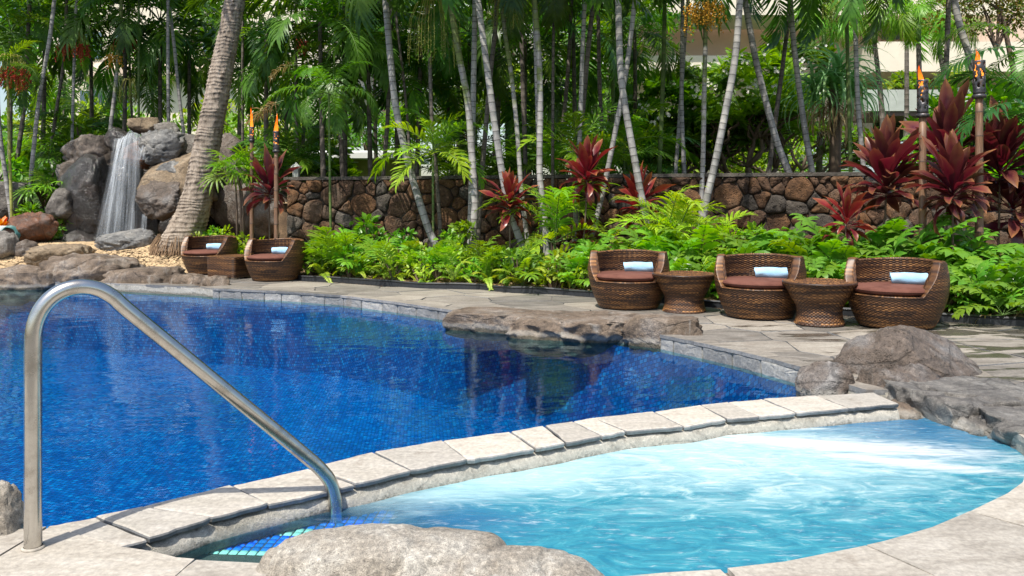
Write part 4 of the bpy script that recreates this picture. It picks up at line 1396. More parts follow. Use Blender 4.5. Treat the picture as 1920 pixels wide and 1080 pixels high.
def catmull(pts, k):
    out = []
    for i in range(len(pts) - 1):
        p0, p1, p2, p3 = pts[max(0, i - 1)], pts[i], pts[i + 1], pts[min(len(pts) - 1, i + 2)]
        for j in range(k):
            t = j / k
            out.append(0.5 * ((2 * p1) + (p2 - p0) * t + (2 * p0 - 5 * p1 + 4 * p2 - p3) * t * t + (3 * p1 - p0 - 3 * p2 + p3) * t ** 3))
    out.append(pts[-1])
    return out
rp = catmull(ctrl, 7)
mb = MB(); mb.tube(rp, 0.0262, 28)
t = thing('handrail', 'bent stainless steel handrail rising from the paving and dropping into the spa', 'handrail', (X0, Y0, 0))
o = obj('rail_tube', mb.mesh('rail_tube', M['steel']), None, t); o.location = (-X0, -Y0, 0)
mb = MB(); mb.lathe([(0.028, 0.002), (0.034, 0.003), (0.035, 0.006), (0.033, 0.012), (0.028, 0.012)], 24)
obj('sealant_collar', mb.mesh('sealant_collar', M['near_deck']), None, t, loc=(0, 0, -0.002))

# ------------------------------------------------------------------ torches
def torch(px, ptop, pcan, pbase, flame_top, d, rp_, rc_, label, lean=0.0, tall=False):
    X = (px - 960) / F * d
    z = lambda py: H - (py - HZ) / F * d
    t = thing('garden_torch', label, 'torch', (X, d, 0), 0, 'bamboo garden torches')
    zc0, zc1 = z(pcan), z(ptop)
    L = zc0 - 0.03
    # bamboo pole with nodes
    pts = []; rr = []; ring = []
    zz = 0.0
    while zz < L:
        for dz, k, g_ in ((-.012, 1.0, 0), (0, 1.10, 1), (.012, .97, .6)):
            if 0 <= zz + dz <= L:
                pts.append((lean * (zz + dz), 0, zz + dz)); rr.append(rp_ * k * (1 - .06 * zz)); ring += [g_] * 12
        zz += 0.27
    pts.append((lean * L, 0, L)); rr.append(rp_ * .85); ring += [0] * 12
    mb = MB(); mb.tube(pts, rr, 12)
    me = mb.mesh('bamboo_pole', M['bamboo']); add_attr(me, 'ring', ring)
    obj('bamboo_pole', me, None, t)
    cx = lean * zc0
    mb = MB()
    mb.lathe([(rp_ * .8, -.09), (rp_ * .82, -.03), (rc_ * 1.12, -.025), (rc_ * 1.2, -.005), (rc_ * 1.16, .012), (rc_ * .95, .02)], 18, c=(cx, 0, zc0))
    obj('burner_cup', mb.mesh('burner_cup', M['copper']), None, t)
    # pierced canister: wall quads with irregular openings left out
    rg = random.Random(int(px)); n = 28; m = 16; vs = []; fs = []
    hgt = zc1 - zc0 - .02
    for j in range(m + 1):
        for k in range(n):
            a = 2 * math.pi * (k + .5 * (j % 2)) / n
            vs.append((cx + rc_ * math.cos(a), rc_ * math.sin(a), zc0 + .02 + hgt * j / m))
    for j in range(m):
        for k in range(n):
            cl = noise.noise(Vector((k * .42, j * .5, px)))
            if 1 < j < m - 1 and cl > 0.12 and rg.random() < .75:
                continue
            k2 = (k + 1) % n
            fs.append((j * n + k, j * n + k2, (j + 1) * n + k2, (j + 1) * n + k))
    me = new_mesh('pierced_canister', vs, fs)
    o = obj('pierced_canister', me, M['copper'], t)
    md = o.modifiers.new('thickness', 'SOLIDIFY'); md.thickness = 0.006
    # flame: twisted tongues from inside the canister
    ft = z(flame_top)
    zb = zc0 + hgt * (0.35 if tall else 0.6)
    mb = MB()
    for q in range(4):
        fh = (ft - zb) * (1.0 if q == 0 else rg.uniform(.55, .85))
        ph = rg.uniform(0, 6)
        sgn = -1 if not tall else rg.choice([-.3, .3])
        p_ = []; r_ = []
        for i in range(12):
            u = i / 11
            p_.append((cx + sgn * rc_ * 0.9 * u ** 1.6 * (0.6 if not tall else .3) + rc_ * .35 * math.sin(u * 5 + ph) * u + (q - 1.5) * rc_ * .25 * (1 - u), rc_ * .25 * math.cos(u * 4 + ph), zb + fh * u))
            r_.append(max(.0015, rc_ * (.62 if q == 0 else .4) * (math.sin(math.pi * min(1, (u * .78 + .22))) ** .8) * (1 - u * .25)))
        mb.tube(p_, r_, 9)
    obj('flame', mb.mesh('flame', M['flame']), None, t)
torch(1730, 150, 216, 500, 122, 9.35, 0.046, 0.062, 'lit bamboo torch rising between the two tallest red ti plants, flame leaning left')
torch(1836, 114, 180, 530, 92, 9.0, 0.046, 0.063, 'tallest lit bamboo torch, nearest the right edge')
torch(472, 238, 263, 450, 198, 13.3, 0.036, 0.040, 'slim lit bamboo torch behind the left armchair, nearer the big palm', 0.0, True)
torch(518, 246, 283, 450, 212, 12.9, 0.040, 0.050, 'slim lit bamboo torch just behind the armchair right of the square table', 0.0, True)

# ------------------------------------------------------------------ foliage meshes
def frond_mesh(L, nl, ll, lw, a0=0.5, droop=1.4, vee=0.35, ldroop=0.5, start=0.16, seed=0, rr0=0.012, sweep=(68, 28), jit=0.12, plum=0.0, mats=None, name='frond'):
    """feather leaf: base at the origin, growing towards +X and arching down; leaflets are folded blades"""
    rg = random.Random(seed)
    ns = 12
    pts = [Vector((0, 0, 0))]; tg = []
    for i in range(ns + 1):
        s = i / ns
        a = a0 - droop * s ** 1.4
        t = Vector((math.cos(a), 0.05 * math.sin(seed), math.sin(a)))
        tg.append(t)
        if i < ns:
            pts.append(pts[-1] + t * (L / ns))
    mb = MB()
    mb.tube(pts, [rr0 * (1 - .85 * i / ns) for i in range(ns + 1)], 4, mi=1, cap=False)
    for i in range(nl):
        s = start + (1 - start) * (i + .3) / nl
        f = s * ns; j = min(ns - 1, int(f)); u = f - j
        p = pts[j].lerp(pts[j + 1], u); t = tg[j].lerp(tg[j + 1], u).normalized()
        side = Vector((0, 1, 0)); up = t.cross(side) * -1
        if up.z < 0: up = -up
        env = math.sin(math.pi * min(1, 0.18 + 0.80 * ((s - start) / (1 - start)) ** .8)) ** .55
        if s > .97: env = .6
        for sg in (-1, 1):
            ph = R(sweep[0] + (sweep[1] - sweep[0]) * (s ** 1.5)) + rg.gauss(0, jit)
            vu = vee + rg.gauss(0, jit + plum)
            d = (t * math.cos(ph) + side * sg * math.sin(ph) * math.cos(vu) + up * math.sin(vu) * math.sin(ph)).normalized()
            l = ll * env * rg.uniform(.85, 1.1); w = lw * rg.uniform(.85, 1.15)
            wv = d.cross(up).normalized()
            dn = Vector((0, 0, -1))
            q1 = p + d * l * .38 + dn * l * ldroop * .10
            q2 = p + d * l * .74 + dn * l * ldroop * .36
            q3 = p + d * l * .98 + dn * l * ldroop * .72
            lift = up * w * .25
            mb.add([p - wv * w * .2, p + wv * w * .2, q1 - wv * w * .5 + lift, q1 + wv * w * .5 + lift, q2 - wv * w * .40 + lift, q2 + wv * w * .40 + lift, q3],
                   [(0, 1, 3, 2), (2, 3, 5, 4), (4, 5, 6)], 0)
    return mb.mesh(name, mats)

def fronds(prefix, mat, k, **kw):
    out = []
    for i in range(k):
        q = dict(kw)
        q['seed'] = i * 7 + 1
        q['a0'] = kw.get('a0', .5) + (i - k / 2) * .12
        q['droop'] = kw.get('droop', 1.4) * (0.85 + .3 * i / max(1, k - 1))
        out.append(frond_mesh(mats=[M[mat], M['stem']], **q))
    return out
FR = {}
FR['dark'] = fronds('d', 'lf_dark', 4, L=1.9, nl=34, ll=.55, lw=.045, a0=.7, droop=1.9, ldroop=.9)
FR['mid'] = fronds('m', 'lf_mid', 4, L=1.7, nl=32, ll=.48, lw=.042, a0=.7, droop=1.7, ldroop=.7)
FR['lime'] = fronds('l', 'lf_lime', 3, L=1.0, nl=20, ll=.34, lw=.038, a0=.5, droop=1.2, vee=.5, ldroop=.3)
FR['bright'] = fronds('b', 'lf_bright', 3, L=1.4, nl=26, ll=.42, lw=.040, a0=.7, droop=1.5, vee=.4, ldroop=.5)
FR['fish'] = fronds('f', 'lf_dark', 3, L=1.5, nl=16, ll=.38, lw=.085, a0=.6, droop=1.5, ldroop=.8, jit=.3)
FR['manila'] = fronds('n', 'lf_bright', 3, L=1.7, nl=38, ll=.45, lw=.035, a0=1.0, droop=2.7, vee=.2, ldroop=1.2, jit=.2, plum=.3)
FR['big'] = fronds('g', 'lf_deep', 3, L=2.0, nl=26, ll=.62, lw=.060, a0=.6, droop=1.3, vee=.2, ldroop=.5)
FR['dry'] = fronds('y', 'lf_dry', 2, L=1.0, nl=16, ll=.40, lw=.03, a0=.0, droop=.8, ldroop=.8, jit=.3)
FR['yel'] = fronds('v', 'lf_yel', 2, L=1.1, nl=20, ll=.34, lw=.035, a0=.7, droop=1.5, vee=.4, ldroop=.6)
FR['sword'] = fronds('s', 'lf_bright', 4, L=.55, nl=30, ll=.075, lw=.019, a0=.95, droop=1.5, vee=.1, ldroop=.2, start=.1, rr0=.003, sweep=(85, 60), jit=.06)
FR['swordy'] = fronds('s', 'lf_yel', 3, L=.50, nl=28, ll=.070, lw=.018, a0=.95, droop=1.6, vee=.1, ldroop=.2, start=.1, rr0=.003, sweep=(85, 60), jit=.06)
FR['fern'] = fronds('e', 'lf_fern', 4, L=.62, nl=10, ll=.17, lw=.050, a0=1.0, droop=1.5, vee=.1, ldroop=.4, start=.22, rr0=.004, sweep=(68, 40), jit=.10)
FR['fernl'] = fronds('e', 'lf_bright', 3, L=.60, nl=10, ll=.17, lw=.050, a0=1.0, droop=1.5, vee=.1, ldroop=.4, start=.22, rr0=.004, sweep=(68, 40), jit=.10)
FR['dryfern'] = fronds('h', 'lf_dry', 2, L=.55, nl=10, ll=.13, lw=.035, a0=.6, droop=1.9, vee=.1, ldroop=.9, start=.22, rr0=.004, jit=.3)
FR['cut'] = fronds('c', 'lf_bright', 3, L=.75, nl=11, ll=.26, lw=.034, a0=1.1, droop=1.3, vee=.2, ldroop=.4, start=.35, rr0=.005, sweep=(72, 30), jit=.12)

def blade_mesh(L, W, bend=0.5, fold=0.25, seed=0, mat='lf_ti', ns=7, wpos=.55, tipw=0.0, stalk=.12, wave=.0, name='leaf'):
    """one broad leaf along +X: midrib fold, bend, three vertices per station"""
    vs = []; fs = []; ed = []
    p = Vector((0, 0, 0)); a = 0.0
    for i in range(ns + 1):
        s = i / ns
        a = -bend * s ** 1.5
        if i: p = p + Vector((math.cos(a), 0, math.sin(a))) * (L / ns)
        if s < stalk: w = W * .10
        else:
            u = (s - stalk) / (1 - stalk)
            w = W * .5 * (math.sin(math.pi * min(1, u ** (math.log(.5) / math.log(wpos))) * .97 + .05) ** .75) + (.002)
        if i == ns: w = .001
        up = Vector((-math.sin(a), 0, math.cos(a)))
        wv = wave * math.sin(s * 9 + seed)
        vs += [p + Vector((0, -w, 0)) + up * (w * fold + wv * w), p, p + Vector((0, w, 0)) + up * (w * fold - wv * w)]
        e = sst(.72, 1.0, s)
        ed += [max(e, .25 * sst(.3, .8, s)), e * .4, max(e, .25 * sst(.3, .8, s))]
    for i in range(ns):
        b = i * 3
        fs += [(b, b + 1, b + 4, b + 3), (b + 1, b + 2, b + 5, b + 4)]
    me = new_mesh(name, vs, fs)
    add_attr(me, 'edge', ed)
    me.materials.append(M[mat])
    return me
TI = {k: [blade_mesh(.50, w_, b, .32, i, k, wave=.28) for i, (b, w_) in enumerate(((.1, .10), (.35, .11), (.6, .10), (.9, .115), (1.3, .10), (1.9, .105)))] for k in ('lf_ti', 'lf_ti_dark')}
ORG = [blade_mesh(.28, .07, b, .2, i, 'lf_orange', wave=.1) for i, b in enumerate((.3, .8))]

def multi_leaf(name, mat, placements, leafv, leaff, mat2=None, stems=None):
    """joined foliage: many small leaves of one plant as one mesh"""
    mb = MB()
    V = [Vector(v) for v in leafv]
    for M4 in placements:
        mb.add([M4 @ v for v in V], leaff, 0)
    if stems:
        for s in stems:
            mb.tube(s[0], s[1], 4, mi=1, cap=False)
    return mb.mesh(name, [M[mat], M[mat2 or 'stem_brown']])
LV = [(0, 0, 0), (.25, -.20, .05), (.25, .20, .05), (.62, -.24, .04), (.62, .24, .04), (.3, 0, 0), (.65, 0, -.02), (1, 0, -.12)]
LF = [(0, 1, 5), (0, 5, 2), (1, 3, 6, 5), (5, 6, 4, 2), (3, 7, 6), (6, 7, 4)]
LV2 = [(0, 0, 0), (.45, -.22, .03), (.45, .22, .03), (1, 0, -.10)]
LF2 = [(0, 1, 3, 2)]
def rot_to(d, roll, sc, pos):
    d = d.normalized()
    q = d.to_track_quat('X', 'Z')
    return Matrix.Translation(pos) @ q.to_matrix().to_4x4() @ Matrix.Rotation(roll, 4, 'X') @ Matrix.Scale(sc, 4)

def bush_mesh(seed, n, rad, leaf, mat, clumps=14, simple=True, lumpy=.5, name='foliage'):
    rg = random.Random(seed)
    cs = []
    for i in range(clumps):
        a = rg.uniform(0, 6.28); e = rg.uniform(-.5, 1.4)
        k = rg.uniform(.35, 1)
        cs.append((Vector((math.cos(a) * math.cos(e) * rad[0] * k, math.sin(a) * math.cos(e) * rad[1] * k, math.sin(e) * rad[2] * k)), rg.uniform(.22, .45) * min(rad)))
    pl = []
    for i in range(n):
        c, r = rg.choice(cs)
        d = Vector((rg.gauss(0, 1), rg.gauss(0, 1), rg.gauss(0, 1))).normalized()
        p = c + d * r * rg.uniform(.5, 1.15)
        o = (d + Vector((0, 0, .2)) + Vector((rg.gauss(0, .5), rg.gauss(0, .5), rg.gauss(0, .5)))).normalized()
        pl.append(rot_to(o, rg.uniform(-1, 1), leaf * rg.uniform(.7, 1.25), p))
    stems = [([Vector((0, 0, -rad[2])), c * .5 + Vector((0, 0, -rad[2] * .3)), c], [.03, .02, .008]) for c, r in cs[:10]]
    return multi_leaf(name, mat, pl, LV2 if simple else LV, LF2 if simple else LF, stems=stems)

# ------------------------------------------------------------------ palms
def trunk_obj(parent, pts, r0, r1, mat, step=0.12, seed=0, sides=10, coarse=False, shelf=1.025):
    """ringed trunk through world points (bottom to top) given relative to its parent"""
    rg = random.Random(seed)
    P_ = catmull([Vector(p) for p in pts], 8)
    L = [0]
    for i in range(len(P_) - 1): L.append(L[-1] + (P_[i + 1] - P_[i]).length)
    tot = L[-1]
    def at(s):
        s = min(tot, max(0, s))
        import bisect
        j = min(len(P_) - 2, max(0, bisect.bisect(L, s) - 1))
        return P_[j].lerp(P_[j + 1], (s - L[j]) / max(1e-9, L[j + 1] - L[j]))
    cp = []; cr = []; ring = []; hh = []
    s = 0.0
    wv = 0
    while s < tot:
        k = s / tot
        r = r0 + (r1 - r0) * k
        if k < .10: r *= 1 + .28 * (1 - k / .10) ** 2
        for ds, f, g_ in ((-.009, 1.0, 0), (-.004, shelf, .9), (.005, shelf * .99, 1), (.012, .99, .1)):
            if 0 <= s + ds <= tot:
                cp.append(at(s + ds)); cr.append(r * f * rg.uniform(.99, 1.01)); ring += [g_ * rg.uniform(.6, 1)] * sides; hh += [k] * sides
        s += step * rg.uniform(.7, 1.3) * (1.15 - .3 * k)
    mb = MB(); mb.tube(cp, cr, sides)
    me = mb.mesh('trunk', M[mat])
    add_attr(me, 'ring', ring); add_attr(me, 'height', hh)
    return obj('trunk', me, None, parent), at(tot), (at(tot) - at(tot - .3)).normalized()

def crown(parent, c, n, kinds, seed, sc=1.0, e0=75, e1=-35, shaft=None, axis=None):
    rg = random.Random(seed)
    for i in range(n):
        k = rg.choice(kinds)
        me = rg.choice(FR[k])
        az = i * 2.399 + rg.uniform(-.3, .3)
        el = R(e0 + (e1 - e0) * ((i + .5) / n) + rg.uniform(-8, 8))
        s = sc * rg.uniform(.85, 1.15)
        obj('frond', me, None, parent, loc=c, rot=(rg.uniform(-.35, .35), -el + .55, az), scale=s)

def fruit(parent, c, seed, mat, n=22, L=.45, spread=.35, drop=.5, bead=.016, stalk='strand_y'):
    rg = random.Random(seed)
    ms = MB(); mbd = MB()
    for i in range(n):
        a = rg.uniform(0, 6.28); k = rg.uniform(.3, 1)
        p0 = Vector(c)
        ex = Vector((math.cos(a), math.sin(a), 0)) * spread * k
        pts = [p0, p0 + ex * .6 + Vector((0, 0, .06 - .05 * k)), p0 + ex + Vector((0, 0, -drop * .35)), p0 + ex * 1.08 + Vector((0, 0, -drop * rg.uniform(.7, 1.1)))]
        ms.tube(pts, [.007, .005, .003, .002], 3, cap=False)
        for q in range(11):
            u = .1 + .9 * q / 11
            seg = pts[2].lerp(pts[3], u) + Vector((rg.gauss(0, .014), rg.gauss(0, .014), 0))
            b = bead * rg.uniform(.7, 1.3)
            mbd.add([seg + Vector(v) * b for v in ((1, 0, 0), (-1, 0, 0), (0, 1, 0), (0, -1, 0), (0, 0, 1), (0, 0, -1))],
                    [(0, 2, 4), (2, 1, 4), (1, 3, 4), (3, 0, 4), (2, 0, 5), (1, 2, 5), (3, 1, 5), (0, 3, 5)])
    st = obj('fruit_stalk', ms.mesh('fruit_stalk', M[stalk]), None, parent)
    o = obj('palm_fruit', mbd.mesh('palm_fruit', M[mat]), None, st)
    o['kind'] = 'stuff'

def palm(pix, d, wpx, mat, label, zbase=0.06, ztop=6.0, kinds=('dark', 'mid'), nf=9, group=None, seed=0, step=.12, cs=1.0, shelf=1.025, name='palm_tree', e1=-40, dtop=None):
    """pix: trunk centre line in the photo, top to bottom; d its distance"""
    pts = [P(x, y, d) for x, y in pix][::-1]
    # carry the line down to the ground and up to the crown
    a, b = pts[0], pts[1]
    if a.z > zbase + .05:
        t = (a - b); t = t / max(.05, abs(t.z)); 
        pts.insert(0, a + t * (a.z - zbase))
    else:
        pts[0].z = zbase
    a, b = pts[-1], pts[-2]
    if ztop > a.z + .1:
        t = (a - b) / max(.05, abs(a.z - b.z))
        t = Vector((t.x * .7, 0.04 * math.sin(seed * 3), 1))
        pts.append(a + t * (ztop - a.z) * .5)
        pts.append(a + t * (ztop - a.z))
    base = Vector((pts[0].x, pts[0].y, zbase))
    t_ = thing(name, label, 'palm tree', base, 0, group)
    r = wpx * .88 / 2 / F * d
    _, top, ax = trunk_obj(t_, [p - base for p in pts], r * 1.08, r * .86, mat, step, seed, shelf=shelf)
    if nf:
        crown(t_, top, nf, kinds, seed, cs, e1=e1)
    return t_, top, base
# ------------------------------------------------------------------ wording for labels: what stands near a given column of the photo
LM = [(0, 'the left edge'), (20, 'the red fruit cluster'), (60, 'the brightest slim trunk'), (100, 'the small rock nose'), (140, 'the left waterfall shoulder'), (180, 'the rocks left of the lip'), (215, 'the waterfall lip'),
      (250, 'the perched pale rock'), (285, 'the white crusted rock'), (318, 'the thin pair of trunks'), (350, 'the coconut palm foot'), (372, 'the left armchair'), (405, 'the coconut trunk'), (440, 'the square table'), (472, 'the left slim torch'), (500, 'the dull maroon ti plant'), (522, 'the right slim torch'),
      (548, 'the garden lamp'), (572, 'the left end of the wall'), (600, 'the feathery plant'), (620, 'the bright green stem'), (650, 'the cottage window'), (690, 'the wall climber'), (722, 'the cottage roof end'), (755, 'the trailing wall climber'), (785, 'the bending palm'), (815, 'the bending palm foot'),
      (840, 'the young palm stem'), (868, 'the bushy shrub'), (888, 'the upright trunk pair'), (915, 'the crossing shaded trunk'), (945, 'the dark red ti plant'), (972, 'the long leaning trunk'), (1000, 'the leaning trunk foot'), (1022, 'the tight trunk pair'), (1050, 'the thin shaded trunk'), (1078, 'the crimson ti plant'),
      (1100, 'the third armchair from the right'), (1140, 'the pinkish leaning trunk'), (1180, 'the crossing trunks'), (1208, 'the deep red ti plant'), (1240, 'the green palm stem'), (1270, 'the left round table'), (1300, 'the yellow fruit palm'), (1330, 'the leaning trunk of the V'), (1370, 'the middle armchair'), (1420, 'the bright shrub on the wall'),
      (1460, 'the right arm of the V'), (1500, 'the gap before the right round table'), (1535, 'the right round table'), (1575, 'the small rose ti plant'), (1620, 'the armchair by the biggest boulder'), (1655, 'the tall upright ti plant'), (1700, 'the gap left of the lower torch'), (1730, 'the lower torch'), (1765, 'the end of the armchair row'), (1785, 'the purple ti plant'),
      (1815, 'the gap left of the tallest torch'), (1840, 'the tallest torch'), (1880, 'the rightmost ti plant'), (1915, 'the right edge')]
USED = {}
def near(px, kind):
    u = USED.setdefault(kind, set())
    for _, nm_ in sorted((abs(px - a), b) for a, b in LM):
        if nm_ not in u:
            u.add(nm_)
            return nm_
    return 'the bed'

# ------------------------------------------------------------------ big coconut palm
d = 14.3
ctr = [(336, 470), (347, 432), (362, 395), (374, 345), (386, 280), (401, 208), (416, 130), (428, 70), (442, -10)]
wid = [82, 70, 59, 52, 47, 44, 41, 38, 36]
pts = [P(x, y, d) for x, y in ctr]
base = Vector((pts[0].x, pts[0].y, 0.30))
t = thing('coconut_palm', 'thick leaning coconut palm trunk with rough ringed bark beside the waterfall', 'palm tree', base)
pl = catmull([p - base for p in pts + [P(452, -70, d), P(468, -200, d), P(482, -420, d)]], 10)
rg = random.Random(4)
wi = wid + [36, 35, 34]
L = 0; cp = []; cr = []; ring = []; sides = 48
cum = [0]
for i in range(len(pl) - 1): cum.append(cum[-1] + (pl[i + 1] - pl[i]).length)
tot = cum[-1]
import bisect
def at_(s):
    s = min(tot, max(0, s)); j = min(len(pl) - 2, max(0, bisect.bisect(cum, s) - 1))
    return pl[j].lerp(pl[j + 1], (s - cum[j]) / max(1e-9, cum[j + 1] - cum[j])), j / 10
s = 0.0; vs = []; fs = []
rings = []
while s < tot:
    rings.append(s); s += rg.uniform(.045, .10)
samp = []
for q in rings:
    for ds, off, g_ in ((0.0, .0, 1.0), (.010, .008, .55), (.022, .016, 0), (.045, .002, .15)):
        samp.append((q + ds, off, g_))
samp = sorted(samp)
for (s_, off, g_) in samp:
    p, k = at_(s_)
    j = min(len(wi) - 2, int(k)); r = (wi[j] + (wi[j + 1] - wi[j]) * (k - j)) / 2 / F * d
    for q in range(sides):
        a = 2 * math.pi * q / sides
        nn = noise.noise(Vector((math.cos(a) * 2, math.sin(a) * 2, s_ * 1.3)))
        n2 = noise.noise(Vector((math.cos(a) * 5, math.sin(a) * 5, s_ * 9)))
        tiltz = .035 * noise.noise(Vector((math.cos(a) * 1.2, math.sin(a) * 1.2, s_ * 4)))
        rr_ = r * (1 + .05 * nn) + off * (0.5 + 1.2 * n2) + .008 * n2
        vs.append(p + Vector((math.cos(a) * rr_, math.sin(a) * rr_, tiltz)))
        n3 = noise.noise(Vector((math.cos(a) * 4, math.sin(a) * 4, s_ * 3 + 7)))
        ring.append(min(1, max(0, g_ * (0.25 + 2.0 * n3) + (0.8 if n2 > .48 else 0))))
m_ = len(samp)
for i in range(m_ - 1):
    for q in range(sides):
        fs.append((i * sides + q, i * sides + (q + 1) % sides, (i + 1) * sides + (q + 1) % sides, (i + 1) * sides + q))
me = new_mesh('trunk', vs, fs); add_attr(me, 'ring', ring)
obj('trunk', me, M['coco'], t)
mb = MB()
for i in range(260):
    a = rg.uniform(0, 6.28); r0 = .37 + rg.uniform(-.04, .05)
    h0 = rg.uniform(.02, .32)
    c = Vector((math.cos(a) * (r0 - h0 * .15), math.sin(a) * (r0 - h0 * .15), h0))
    e = Vector((math.cos(a + rg.uniform(-.1, .1)) * (r0 + .10), math.sin(a) * (r0 + .10), -.05))
    mb.tube([c, c.lerp(e, .5) + Vector((math.cos(a), math.sin(a), 0)) * .03, e], [.005, .008, .006], 3, cap=False)
o = obj('root_fibres', mb.mesh('root_fibres', M['root']), None, t); o['kind'] = 'stuff'
crown(t, at_(tot)[0] + Vector((0.1, 0, .7)), 14, ['mid', 'big'], 77, 1.7, 80, -20)

